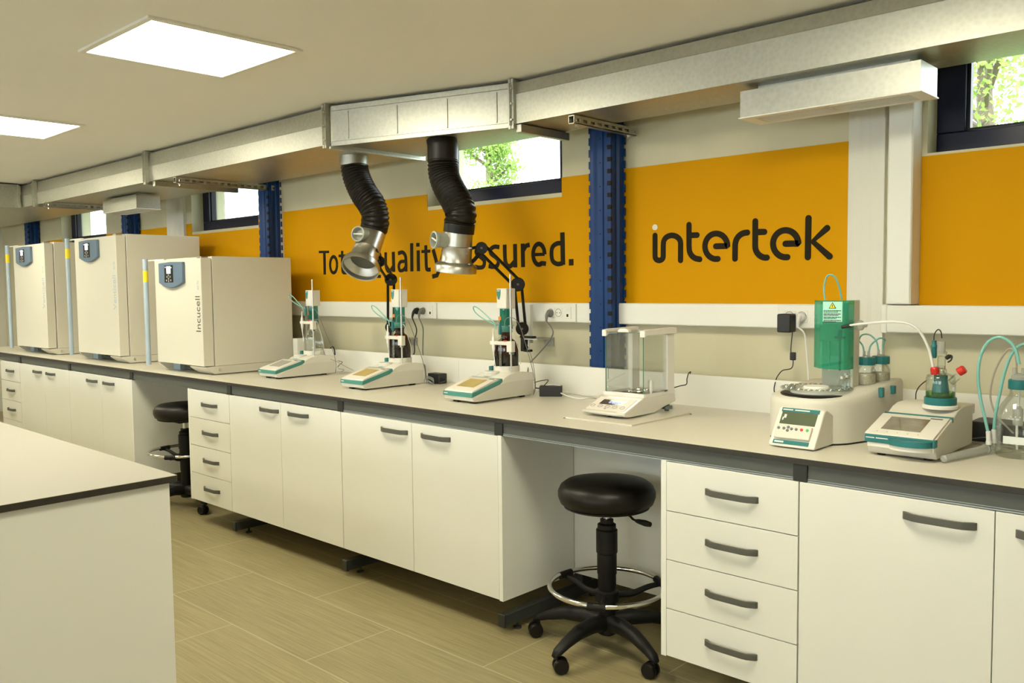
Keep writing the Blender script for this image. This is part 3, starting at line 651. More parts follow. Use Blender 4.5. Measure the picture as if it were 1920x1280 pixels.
def strut(x, y0, y1, label, z1=2.168, slots=True, x2=None):
    t = thing('support_rail', label, 'support rail', (x, (y0+y1)/2, z1), 'slotted rails carrying the ducts')
    h, w = (0.036, 0.032) if slots is not None else (0.014, 0.014)
    b = MB(); b.box(x-w/2, x+w/2, y0, y1, z1-0.004, z1); b.box(x-w/2, x-w/2+0.003, y0, y1, z1-h, z1-0.004)
    b.box(x-w/2, x+w/2, y0, y1, z1-h, z1-h+0.003)
    # slotted right-hand web
    if not slots:   # closed profile
        b = MB(); b.box(x-w/2, x+w/2, y0, y1, z1-h, z1); b.build('rail_profile', 'galv', t, bevel=0.002); return t
    n_ = int((y1-y0)/0.05); q = (y1-y0)/n_
    b.box(x+w/2-0.003, x+w/2, y0, y1, z1-0.013, z1-0.004); b.box(x+w/2-0.003, x+w/2, y0, y1, z1-h, z1-h+0.010)
    for k in range(n_+1): b.box(x+w/2-0.003, x+w/2, max(y0, y0+k*q-0.011), min(y1, y0+k*q+0.011), z1-h+0.010, z1-0.013)
    b.build('rail_profile', 'galv', t)
    for yy in (y0+0.03, y1-0.05):
        b = MB(); b.cyl((x+0.004, yy, z1-h-0.018), (x+0.004, yy, z1-0.01), 0.004, n=8); b.cyl((x+0.004, yy, z1-h-0.009), (x+0.004, yy, z1-h-0.001), 0.0085, n=6)
        b.build('threaded_stud', 'chrome', t)
    return t
strut(-2.405, 2.955, 3.42, 'slotted metal rail from the duct to the top of the tall blue post')
strut(-2.705, 2.945, 3.29, 'plain-looking metal rail under the duct joint left of the tall blue post', slots=False)
strut(-5.50, 2.665, 3.42, 'slotted metal rail under the left duct above the nearest incubator')
strut(-5.78, 2.655, 3.27, 'shorter metal rail beside the flange joint over the nearest incubator', slots=False)
strut(-7.72, 2.62, 3.12, 'farthest metal rail under the duct above the left incubator')
strut(-3.71, 2.62, 3.22, 'thin metal rail behind the left black hose at the ribbed duct joint', slots=None, z1=2.152)

# ================================================================ ceiling lights
def lamp(x, y, label):
    t = thing('ceiling_light', label, 'ceiling light', (x, y, CZ), 'square panel lights in the ceiling')
    a = 0.312; z = CZ-0.010
    f = MB(); e = 0.024
    f.box(x-a, x+a, y-a, y-a+e, z, CZ+0.001); f.box(x-a, x+a, y+a-e, y+a, z, CZ+0.001)
    f.box(x-a, x-a+e, y-a+e, y+a-e, z, CZ+0.001); f.box(x+a-e, x+a, y-a+e, y+a-e, z, CZ+0.001)
    f.build('light_frame', 'lamp_frame', t, bevel=0.002)
    MB().box(x-a+e, x+a-e, y-a+e, y+a-e, z+0.003, z+0.007).build('light_diffuser', 'lamp', t)
    return t
l0 = lamp(-3.30, 1.685, 'large glowing square ceiling panel light, the nearer and fully visible one')
for x, y, lb in ((-5.49, 1.685, 'glowing square ceiling panel light cut off by the left edge of the view'),
                 (-1.10, 1.685, 'square ceiling panel light above the near end of the aisle'),
                 
                 (-7.68, 1.685, 'square ceiling panel light in front of the far incubator'), (-9.87, 1.685, 'square ceiling panel light near the far end wall'),
                 (-8.8, -2.5, 'square ceiling panel light over the far half of the room beyond the central bench'), (-6.2, -2.5, 'square ceiling panel light beyond the middle of the central bench'),
                 (-3.6, -2.5, 'square ceiling panel light beyond the near end of the central bench'), (-1.0, -2.5, 'square ceiling panel light behind the camera'),
                 (1.4, -2.5, 'square ceiling panel light behind and right of the camera')):
    dup(l0, (x, y, CZ), lb)

# ================================================================ wall bench
ZT = 0.900
def worktop(x0, x1, y0, y1, label, m='worktop', z=ZT):
    t = thing('worktop', label, 'worktop', ((x0+x1)/2, (y0+y1)/2, z-0.02))
    MB().box(x0, x1, y0, y1, z-0.0195, z-0.0012).build('dark_core', 'dark_edge', t)
    MB().box(x0, x1, y0, y1, z-0.0012, z).build('top_surface', m, t)
    return t
worktop(-9.45, -3.5035, 2.500, 3.300, 'long left wall worktop with black edge, carrying the three incubators')
worktop(-3.5010, 1.00, 2.500, 3.300, 'right wall worktop with black edge, carrying the balance and the oven')
tag(MB().box(-9.45, -3.5025, 3.300, 3.318, ZT, 1.038).build('upstand', 'upstand', loc=(-6.5, 3.31, ZT)), 'white upstand board along the back of the left worktop', 'upstand')
tag(MB().box(-3.5015, 1.0, 3.300, 3.318, ZT, 1.038).build('upstand', 'upstand', loc=(-1.2, 3.31, ZT)), 'white upstand board along the back of the right worktop', 'upstand')

LEGS = [-9.22, -8.12, -7.010, -5.905, -4.592, -3.512, -2.430, -1.149, 0.14]
bf = thing('bench_stand', 'dark grey steel frame with aprons, black post caps and foot bars under the wall worktops', 'bench stand', (-4.0, 2.9, 0))
for a, b_ in zip(LEGS[:-1], LEGS[1:]):
    MB().box(a+0.0225, b_-0.0225, 2.510, 2.540, 0.832, 0.8802).build('apron', 'apron', bf)
    if a > -3.6:
        b = MB(); b.box(a+0.0225, b_-0.0225, 2.507, 2.512, 0.829, 0.8325); b.box(a+0.0225, b_-0.0225, 2.5075, 2.512, 0.8355, 0.8375)
        b.build('aluminium_track', 'alu_track', bf)
for x in LEGS:
    MB().box(x-0.0225, x+0.0225, 2.503, 2.545, 0.827, 0.8802).build('post_cap', 'frame_black', bf, bevel=0.002)
    l = MB(); l.box(x-0.018, x+0.018, 2.520, 3.20, 0.030, 0.082); l.box(x-0.020, x+0.020, 3.02, 3.09, 0.082, 0.86); l.box(x-0.018, x+0.018, 2.545, 3.20, 0.845, 0.8802)
    lg = l.build('leg', 'frame_grey', bf, bevel=0.003)
    MB().box(x-0.0185, x+0.0185, 2.508, 2.522, 0.028, 0.084).build('end_cap', 'frame_black', lg, bevel=0.003)
    for yy in (2.605, 3.12):
        MB().turn((x, yy, 0.0), (0, 0, 1), [(0.019, 0), (0.019, 0.006), (0.006, 0.010), (0.006, 0.031)], 16).build('levelling_foot', 'frame_black', lg)

def handle(x0, z, parent, yf=2.500):
    L_ = 0.192; h = 0.0105
    P_ = [(x0, yf), (x0+0.004, yf-0.008), (x0+0.030, yf-0.021), (x0+0.048, yf-0.0235), (x0+L_-0.048, yf-0.0235), (x0+L_-0.030, yf-0.021), (x0+L_-0.004, yf-0.008), (x0+L_, yf),
          (x0+L_-0.010, yf), (x0+L_-0.033, yf-0.0165), (x0+L_-0.050, yf-0.0190), (x0+0.050, yf-0.0190), (x0+0.033, yf-0.0165), (x0+0.010, yf)]
    b = MB(); b.prism(P_, 'z', z-h, z+h)
    return b.build('handle', 'handle', parent, bevel=0.0012)
def carcass(t, x0, x1, z0=0.146, z1=0.826):
    b = MB(); b.box(x0+0.001, x1-0.001, 2.5185, 2.960, z0, z1); b.build('cabinet_body', 'laminate', t)
G = 0.0016
def drawers(x0, x1, label, hz=(0.748, 0.578, 0.409, 0.238), side=None, loc=None):
    t = thing('drawer_cabinet', label, 'cabinet', ((x0+x1)/2, 2.73, 0.146), 'white cabinets hung under the wall bench')
    carcass(t, x0, x1)
    if side is not None:
        MB().box(side, x0, 2.500, 2.962, 0.144, 0.829).build('side_panel', 'laminate_edge', t); 
    z = (0.828, 0.6575, 0.4865, 0.315, 0.146)
    for k in range(4):
        d = MB().box(x0+G, x1-G, 2.500, 2.518, z[k+1]+G, z[k]-G).build('drawer', 'laminate', t, bevel=0.0006)
        c = (x0+x1)/2+0.010
        handle(c-0.096, hz[k], d)
    return t
def doors(x0, x1, xm, label, side=None, h=(None, None)):
    t = thing('door_cabinet', label, 'cabinet', ((x0+x1)/2, 2.73, 0.146), 'white cabinets hung under the wall bench')
    carcass(t, x0, x1)
    for a, b_, hx in ((x0, xm, xm-0.092-0.120 if h[0] is None else h[0]), (xm, x1, xm+0.070 if h[1] is None else h[1])):
        d = MB().box(a+G, b_-G, 2.500, 2.518, 0.146+G, 0.828-G).build('door', 'laminate', t, bevel=0.0006)
        handle(hx, 0.779, d)
    if side is not None:
        MB().box(x1, side, 2.500, 2.962, 0.144, 0.829).build('side_panel', 'laminate_edge', t)
    return t
drawers(-8.612, -8.112, 'far left white four-drawer cabinet under the bench, behind the central bench')
doors(-8.110, -7.008, -7.530, 'far white two-door cabinet right of the far drawers, handles side by side', h=(-7.775, -7.480))
doors(-7.006, -5.905, -6.400, 'white two-door cabinet below the middle incubator, left of the far stool', side=-5.884, h=(-6.655, -6.360))
drawers(-5.068, -4.585, 'white four-drawer cabinet between the half-hidden stool and the aisle doors', side=-5.086)
doors(-4.583, -3.503, -4.043, 'white two-door cabinet below the left titrator, next to four drawers', h=(-4.250, -3.970))
doors(-3.501, -2.430, -2.968, 'white two-door cabinet with exposed side panel, left of the foreground stool', side=-2.410, h=(-3.185, -2.902))
drawers(-1.6265, -1.1508, 'foreground white four-drawer cabinet right of the black stool', side=-1.647)
doors(-1.149, -0.065, -0.611, 'nearest white two-door cabinet, cut off by the right edge', h=(-0.845, -0.563))
for x0, x1, lb in ((-2.408, -1.649, 'white modesty panel behind the foreground stool'), (-5.882, -5.088, 'white modesty panel behind the half-hidden stool')):
    tag(MB().box(x0, x1, 2.962, 2.978, 0.150, 0.845).build('modesty_panel', 'laminate', loc=((x0+x1)/2, 2.97, 0.15)), lb, 'panel')

# ================================================================ central bench in the left foreground
t = worktop(-9.0, -2.395, -0.45, 1.137, 'pale central bench worktop with thick black edge in the left foreground', 'worktop_light')
ci = thing('bench_cabinet', 'plain white end cabinet carrying the central bench worktop at lower left', 'cabinet', (-4.5, 0.34, 0.0))
MB().box(-8.95, -2.430, -0.40, 1.118, 0.09, 0.8802).build('cabinet_body', 'laminate', ci)
MB().box(-2.430, -2.412, -0.41, 1.121, 0.0, 0.8802).build('end_panel', 'laminate', ci, bevel=0.0008)
MB().box(-8.90, -2.46, -0.34, 1.06, 0.0, 0.09).build('plinth', 'frame_grey', ci)

# ================================================================ stools
def make_stool(cx, cy, label, leg0, ring_z=0.252, up=0.0):
    t = thing('lab_stool', label, 'stool', (cx, cy, 0), 'black swivel stools')
    prof = [(0.02, 0.566), (0.120, 0.566), (0.158, 0.572), (0.181, 0.588), (0.190, 0.612), (0.190, 0.632), (0.180, 0.654), (0.160, 0.668), (0.10, 0.676), (0.0, 0.678)]
    st = MB().turn((cx, cy, up), (0, 0, 1), prof, 56).build('seat', 'leather', t, angle=80)
    MB().torus((cx, cy, 0.574+up), (0, 0, 1), 0.164, 0.004, 56, 8).build('seat_piping', 'leather', st)
    MB().box(cx-0.075, cx+0.075, cy-0.075, cy+0.075, 0.552+up, 0.567+up).build('seat_plate', 'plastic_black', t, bevel=0.004)
    MB().cyl((cx, cy, 0.505), (cx, cy, 0.556+up), 0.0125).build('gas_lift_rod', 'chrome', t)
    b = MB(); b.turn((cx, cy, 0), (0, 0, 1), [(0.034, 0.10), (0.034, 0.240), (0.036, 0.245), (0.036, 0.300), (0.0385, 0.305), (0.0385, 0.385), (0.042, 0.390), (0.042, 0.478), (0.0365, 0.484), (0.036, 0.500), (0.026, 0.506), (0.026, 0.520), (0.0, 0.522)], 32)
    b.build('column_cover', 'plastic_black', t, angle=30)
    lv = MB(); lv.tube([(cx+0.07, cy-0.01, 0.560+up), (cx+0.115, cy-0.012, 0.556+up), (cx+0.135, cy-0.015, 0.546+up), (cx+0.155, cy-0.017, 0.543+up)], 0.0045, 8)
    l_ = lv.build('height_lever', 'plastic_black', t)
    MB().turn((cx+0.150, cy-0.017, 0.543+up), (1, -0.04, -0.03), [(0.006, 0), (0.009, 0.012), (0.012, 0.045), (0.009, 0.068), (0.0, 0.072)], 14).build('lever_paddle', 'plastic_black', l_)
    # foot ring
    rz = ring_z; R_ = 0.225; dz_ = rz-0.252
    fr = MB().torus((cx, cy, rz), (0, 0, 1), R_, 0.010, 72, 12).build('foot_ring', 'chrome', t)
    for k in range(3):
        a = math.radians(leg0+28+120*k); c_, s_ = math.cos(a), math.sin(a)
        b = MB(); b.tube([(cx+c_*0.03, cy+s_*0.03, 0.215+dz_), (cx+c_*0.10, cy+s_*0.10, 0.212+dz_), (cx+c_*0.17, cy+s_*0.17, 0.232+dz_), (cx+c_*(R_-0.002), cy+s_*(R_-0.002), rz-0.012)], lambda q: 0.013-0.003*q, 10)
        b.cyl((cx+c_*(R_-0.002)-s_*0.035, cy+s_*(R_-0.002)+c_*0.035, rz-0.004), (cx+c_*(R_-0.002)+s_*0.035, cy+s_*(R_-0.002)-c_*0.035, rz-0.004), 0.0145, n=14)
        b.build('ring_bracket', 'plastic_black', fr)
    MB().turn((cx, cy, 0), (0, 0, 1), [(0.046, 0.195+dz_), (0.046, 0.235+dz_), (0.036, 0.240+dz_)], 28).build('ring_hub', 'plastic_black', t)
    MB().turn((cx, cy, 0), (0, 0, 1), [(0.030, 0.062), (0.038, 0.068), (0.042, 0.130), (0.036, 0.140)], 28).build('base_hub', 'plastic_black', t)
    for k in range(5):
        a = math.radians(leg0+72*k); c_, s_ = math.cos(a), math.sin(a)
        rings = []
        for (r, z, w, h) in ((0.028, 0.112, 0.034, 0.034), (0.10, 0.122, 0.032, 0.031), (0.18, 0.117, 0.028, 0.027), (0.25, 0.098, 0.024, 0.021), (0.298, 0.080, 0.021, 0.015), (0.318, 0.070, 0.012, 0.007)):
            ring = []
            for j in range(12):
                q = 2*PI*j/12; du, dz = w*math.cos(q), h*math.sin(q)
                ring.append((cx+c_*r-s_*du, cy+s_*r+c_*du, z+dz))
            rings.append(ring)
        lg = MB().loft(rings).build('leg', 'plastic_black', t, angle=60)
        bx, by = cx+c_*0.298, cy+s_*0.298
        ca = a+0.9+k*1.1; e, g = math.cos(ca), math.sin(ca)
        ox, oy = bx-g*0.012, by+e*0.012
        b = MB()
        for sd in (-1, 1):
            b.turn((ox+e*sd*0.006, oy+g*sd*0.006, 0.0292), (e*sd, g*sd, 0), [(0.006, 0), (0.0292, 0.0), (0.0292, 0.013), (0.025, 0.019), (0.0, 0.020)], 22)
        b.cyl((bx, by, 0.035), (bx, by, 0.066), 0.0075, n=12); b.cyl((ox-e*0.010, oy-g*0.010, 0.040), (ox+e*0.010, oy+g*0.010, 0.040), 0.014, n=14)
        b.build('caster', 'black', lg, angle=40)
    return t
s1 = make_stool(-2.020, 2.685, 'whole black round stool with chrome foot ring in the foreground kneehole', -91.0)
make_stool(-5.475, 2.662, 'distant black stool half hidden behind the four-drawer cabinet', -78.0, 0.372, 0.015)

# ================================================================ incubators
def incubator(x1, w, yd, top, label, word, small, disp, wtxt, g='white laboratory ovens and incubators'):
    # x1: right side, w: width, yd: door front
    x0 = x1-w; yb = yd+0.075
    t = thing('incubator', label, 'incubator', ((x0+x1)/2, yb+0.28, ZT), g)
    MB().prism([(x0, yb), (x1, yb), (x1, yb+0.565), (x0, yb+0.565)], 'z', 0.955, top).build('housing', 'cream', t, bevel=0.003)
    b = MB(); b.prism([(yb-0.06, 0.951), (yb-0.06, 0.944), (yb-0.005, 0.905), (yb+0.555, 0.905), (yb+0.555, 0.954), (yb-0.02, 0.954)], 'x', x1-0.21, x1+0.001)
    b.build('base_rail', 'cream', t)
    b = MB(); b.prism([(yb-0.06, 0.951), (yb-0.06, 0.944), (yb-0.005, 0.905), (yb+0.555, 0.905), (yb+0.555, 0.954)], 'x', x0+0.004, x0+0.030)
    b.build('base_rail', 'cream', t)
    MB().cyl((x1, yb+0.030, 0.930), (x1+0.004, yb+0.030, 0.930), 0.010, n=16).build('base_screw', 'steel', t)
    b = MB(); b.box(x0+0.03, x1-0.03, yb-0.004, yb+0.001, 0.965, top-0.012); b.build('door_gasket', 'hole', t)
    # door with rounded left edge
    ds = yd+0.068; zt, zb = top-0.012, 0.958; pts = [(x1-0.001, ds), (x1-0.001, yd+0.003), (x1-0.004, yd)]
    r_ = 0.055
    for j in range(9):
        q = math.radians(90+90*j/8); pts.append((x0-0.012+r_+r_*math.cos(q), yd+r_-r_*math.sin(q)))
    pts.append((x0-0.012, ds))
    dr = MB().prism(pts, 'z', zb, zt).build('door', 'cream', t, angle=25)
    MB().box(x1-0.05, x1+0.003, yd-0.001, yd+0.05, zt, zt+0.010).build('hinge', 'steel', dr, bevel=0.003)
    # handle bar standing off the left edge
    hx, hy = x0-0.085, yd-0.012
    hb = MB().cyl((hx, hy, 0.930), (hx, hy, top+0.002), 0.0165, n=20).build('handle_bar', 'bar_blue', dr)
    MB().box(hx-0.010, x0+0.16, yd+0.004, yd+0.022, zt, zt+0.008).build('handle_bracket', 'white_plastic', dr)
    b = MB(); b.cyl((hx, hy, zt-0.14), (hx, hy, zt-0.065), 0.0170, n=20); b.build('warning_sticker', 'sticker', hb)
    # control unit
    a, c = disp; z1 = top-0.030; z0 = z1-0.130
    P_ = []
    n = 12
    for j in range(n+1):
        u = j/n; P_.append((a+(c-a)*u, z0-0.034*math.sin(PI*u)**1.0))
    P_ += [(c, z1), ((a+c)/2, z1+0.004), (a, z1-0.002)]
    b = MB(); b.prism(P_, 'y', yd-0.020, yd+0.001)
    P2 = [(p[0]*0.86+((a+c)/2)*0.14, (p[1]-(z0+z1)/2)*0.90+(z0+z1)/2+0.004) for p in P_]
    cu = b.build('control_unit', 'blue_grey', dr, bevel=0.004)
    m_ = a+(c-a)*0.45; hw = 0.058
    MB().box(m_-hw, m_+hw, yd-0.0225, yd-0.020, z1-0.128, z1-0.018).build('keypad', 'black', cu, bevel=0.001)
    MB().box(m_-0.026, m_+0.030, yd-0.0235, yd-0.0224, z1-0.072, z1-0.024).build('display', 'screen_lit', cu)
    k = MB()
    for (u, v) in ((0, -0.082), (-0.022, -0.092), (0.022, -0.092), (0, -0.104), (-0.030, -0.115), (0.030, -0.115), (0, -0.120)):
        k.torus((m_+u, yd-0.0228, z1+v), (0, 1, 0), 0.0055, 0.0010, 14, 5)
    k.build('key_marks', 'cable_white', cu)
    MB().cyl((m_-0.042, yd-0.0236, z1-0.030), (m_-0.042, yd-0.0224, z1-0.030), 0.005, n=10).build('status_light', 'led_violet', cu)
    MB().cyl((m_+0.042, yd-0.0236, z1-0.034), (m_+0.042, yd-0.0224, z1-0.034), 0.004, n=10).build('status_light', 'led_green', cu)
    # vertical lettering on the door
    zt_, zb_ = wtxt
    tx = text_part('door_lettering', word, 0.10, 'handle' if word[0] == 'I' else 'bar_blue', dr, (x1-0.050, yd-0.0006, (zt_+zb_)/2), (PI/2, 0, 0))
    tx.rotation_euler = (PI/2, -PI/2, 0)
    wid = tx.dimensions.x; k_ = (zt_-zb_)/wid; hh = 0.062/0.073
    tx.scale = (k_, hh, 1)
    t2 = text_part('small_lettering', small, 0.045, 'bar_blue', dr, (x1-0.046, yd-0.0006, zt_+0.068), (PI/2, 0, 0)); t2.rotation_euler = (PI/2, -PI/2, 0); t2.scale = (0.055/max(1e-3, t2.dimensions.x), 0.8, 1)
    # foot box seen below the door
    MB().box(x0+0.032, x0+0.13, yb+0.03, yb+0.30, ZT, 0.954).build('drain_box', 'bar_blue', t)
    MB().box(x0+0.13, x1-0.212, yb+0.06, yb+0.30, ZT+0.006, 0.950).build('vent_panel', 'handle', t)
    b = MB()
    for j in range(4): b.box(x0+0.22+j*0.03, x0+0.232+j*0.03, yb+0.057, yb+0.061, 0.925, 0.945)
    b.build('vent_slots', 'hole', t)
    for (fx, fy) in ((x0+0.06, yb+0.45), (x1-0.06, yb+0.45), (x1-0.06, yb+0.05), (x0+0.06, yb+0.05)):
        MB().cyl((fx, fy, ZT), (fx, fy, 0.908), 0.02, n=14).build('foot', 'black', t)
    return t
incubator(-5.056, 0.662, 2.597, 1.641, 'nearest and smallest cream incubator, lettered Incucell, beside the titrators', 'Incucell', 'eco line', (-5.592, -5.262), (1.394, 1.172))
incubator(-6.376, 0.800, 2.632, 1.846, 'tall cream oven lettered Venticell in the middle of the three', 'Venticell', 'eco line', (-7.012, -6.670), (1.548, 1.298))
incubator(-7.774, 0.790, 2.620, 1.848, 'tall cream oven lettered Venticell at the far left of the three', 'Venticell', 'eco line', (-8.412, -8.045), (1.548, 1.294))

# ================================================================ touch-screen titrators
GT = 'touch-screen titrators on the worktop'
def titrator(xr, yf, label, armz=0.262, screen='lcd_yellow'):
    Z = ZT
    t = thing('titrator', label, 'titrator', (xr-0.095, yf+0.2, Z), GT)
    X0, X1 = xr-0.190, xr
    Q = lambda pts: [(yf+p[0], Z+p[1]) for p in pts]
    MB().prism(Q([(0.014, 0.009), (-0.002, 0.013), (-0.008, 0.033), (0.02, 0.042), (0.175, 0.080), (0.190, 0.092), (0.213, 0.106), (0.245, 0.117), (0.285, 0.123), (0.335, 0.122), (0.405, 0.114), (0.408, 0.110), (0.408, 0.012), (0.400, 0.009)]), 'x', X0, X1).build('upper_housing', 'beige_light', t, bevel=0.002)
    MB().prism(Q([(0.012, 0.0085), (0.0, 0.016), (0.09, 0.052), (0.16, 0.072), (0.23, 0.080), (0.32, 0.082), (0.4085, 0.079), (0.4085, 0.011), (0.400, 0.0085)]), 'x', X0-0.0008, X1+0.0008).build('lower_housing', 'beige', t)
    MB().prism(Q([(-0.012, 0.030), (-0.012, 0.050), (-0.006, 0.0515), (0.170, 0.0945), (0.176, 0.103), (0.190, 0.100), (0.190, 0.086), (0.172, 0.075), (0.020, 0.038)]), 'x', X0-0.0025, X1+0.0025).build('teal_trim', 'teal', t, bevel=0.002)
    pn = MB().prism(Q([(-0.006, 0.050), (-0.004, 0.0560), (0.004, 0.0600), (0.160, 0.1030), (0.170, 0.1010), (0.170, 0.0935)]), 'x', X0+0.002, X1-0.004).build('control_panel', 'panel_pink', t, bevel=0.0015)
    sl = (0.1030-0.0600)/0.156
    q = lambda y: 0.0600+sl*(y-0.004)
    MB().prism(Q([(0.040, q(0.040)), (0.040, q(0.040)+0.0008), (0.134, q(0.134)+0.0008), (0.134, q(0.134))]), 'x', X0+0.034, X1-0.042).build('touch_screen', screen, pn)
    b = MB(); b.prism(Q([(0.145, q(0.145)), (0.145, q(0.145)+0.0007), (0.151, q(0.151)+0.0007), (0.151, q(0.151))]), 'x', X1-0.045, X1-0.012); b.build('maker_mark', 'handle', pn)
    b = MB(); b.box(X0+0.006, X0+0.030, yf-0.0127, yf-0.0118, Z+0.040, Z+0.044); b.build('model_mark', 'cable_white', t)
    for fx, fy in ((X0+0.05, yf+0.03), (X1-0.03, yf+0.03), (X0+0.03, yf+0.37), (X1-0.02, yf+0.34)):
        MB().box(fx-0.014, fx+0.014, fy-0.012, fy+0.012, Z, Z+0.010).build('foot', 'black', t)
    # stirrer disc and bottle holder
    ax, ay = xr-0.108, yf+0.333
    MB().turn((xr-0.118, yf+0.238, Z+0.105), (0, 0, 1), [(0.040, 0), (0.040, 0.018), (0.037, 0.021), (0.0, 0.021)], 32).build('stirrer_plate', 'beige_light', t)
    b = MB(); b.turn((ax, ay, Z+0.112), (0, 0, 1), [(0.0645, 0), (0.0645, 0.034), (0.0625, 0.036), (0.0615, 0.036), (0.0610, 0.012), (0.0, 0.012)], 40); hd = b.build('bottle_holder', 'beige_light', t)
    MB().box(ax-0.058, ax-0.040, ay-0.066, ay-0.040, Z+0.118, Z+0.146).build('holder_clip', 'teal_dark', hd, bevel=0.003)
    # support rod with electrode holder
    rx, ry = xr-0.019, yf+0.272
    MB().cyl((rx, ry, Z+0.118), (rx, ry, Z+0.583), 0.0046, n=14).build('support_rod', 'steel', t)
    MB().turn((rx, ry, Z+0.576), (0, 0, 1), [(0.0052, 0), (0.0052, 0.012), (0, 0.014)], 14).build('rod_cap', 'steel', t)
    MB().cyl((rx, ry, Z+armz-0.052), (rx, ry, Z+armz-0.042), 0.0105, n=18).build('clamp_ring', 'steel', t)
    kn = MB().cyl((rx+0.008, ry-0.004, Z+armz-0.047), (rx+0.026, ry-0.012, Z+armz-0.047), 0.0055, n=12); kn.build('clamp_knob', 'wheel', t)
    arm = MB(); arm.box(rx-0.018, rx+0.015, ry-0.013, ry+0.013, Z+armz-0.042, Z+armz+0.010); arm.box(rx-0.130, rx-0.017, ry-0.012, ry+0.010, Z+armz-0.010, Z+armz+0.008)
    ar = arm.build('electrode_arm', 'beige_light', t, bevel=0.002)
    MB().cyl((rx-0.036, ry-0.002, Z+armz+0.008), (rx-0.036, ry-0.002, Z+armz+0.014), 0.0085, n=16).build('red_plug', 'red', ar)
    ex, ey = rx-0.066, ry-0.006
    el = MB().turn((ex, ey, Z+armz-0.115), (0, 0, 1), [(0.004, 0), (0.0058, 0.004), (0.0058, 0.125), (0.0080, 0.128), (0.0080, 0.140), (0.0058, 0.142), (0.0058, 0.158)], 16).build('electrode', 'acrylic_clear', t)
    MB().turn((ex, ey, Z+armz+0.040), (0, 0, 1), [(0.0075, 0), (0.0085, 0.006), (0.0078, 0.036), (0.0045, 0.052), (0.003, 0.060)], 16).build('electrode_head', 'teal_dark', el)
    el_ = [(-0.0498, 0.263, 0.339),(-0.0476, 0.263, 0.367),(-0.0334, 0.263, 0.3825),(-0.009, 0.263, 0.3855),(0.0126, 0.273, 0.3754),(0.0212, 0.293, 0.3419),(0.0146, 0.333, 0.2686),(-0.0006, 0.383, 0.1825),(-0.0041, 0.413, 0.1072),(0.0012, 0.418, 0.0495),(-0.0063, 0.418, 0.007)]
    MB().tube([(xr+a, yf+b, Z+max(0.004, c+(armz-0.262)*max(0, 1-i_/6))) for i_, (a, b, c) in enumerate(el_)], 0.0017, 6).build('electrode_cable', 'cable_grey', t)
    tx, ty = rx-0.108, ry-0.008
    tp = MB().turn((tx, ty, Z+armz-0.062), (0, 0, 1), [(0.002, 0), (0.0042, 0.020), (0.0075, 0.030), (0.0085, 0.056), (0.0085, 0.085), (0.0045, 0.092), (0.0030, 0.130), (0.0, 0.131)], 16).build('titration_tip', 'white_plastic', t)
    MB().cyl((tx+0.012, ty, Z+armz-0.120), (tx+0.001, ty, Z+armz-0.058), 0.0016, n=8).build('dispensing_needle', 'steel', tp)
    tl = [(-0.1038, 0.258, 0.3251),(-0.114, 0.258, 0.3557),(-0.1568, 0.258, 0.3858),(-0.2039, 0.258, 0.4164),(-0.2407, 0.258, 0.4343),(-0.2576, 0.258, 0.4316),(-0.2501, 0.263, 0.4079),(-0.2123, 0.273, 0.3792),(-0.1565, 0.283, 0.3564),(-0.1266, 0.293, 0.3463)]
    MB().tube([(xr+a, yf+b, Z+c+armz-0.262) for a, b, c in tl], 0.0028, 8).build('dosing_tube', 'tube_teal', t)
    return t, (ax, ay)
GB = 'reagent bottles carrying dosing drives'
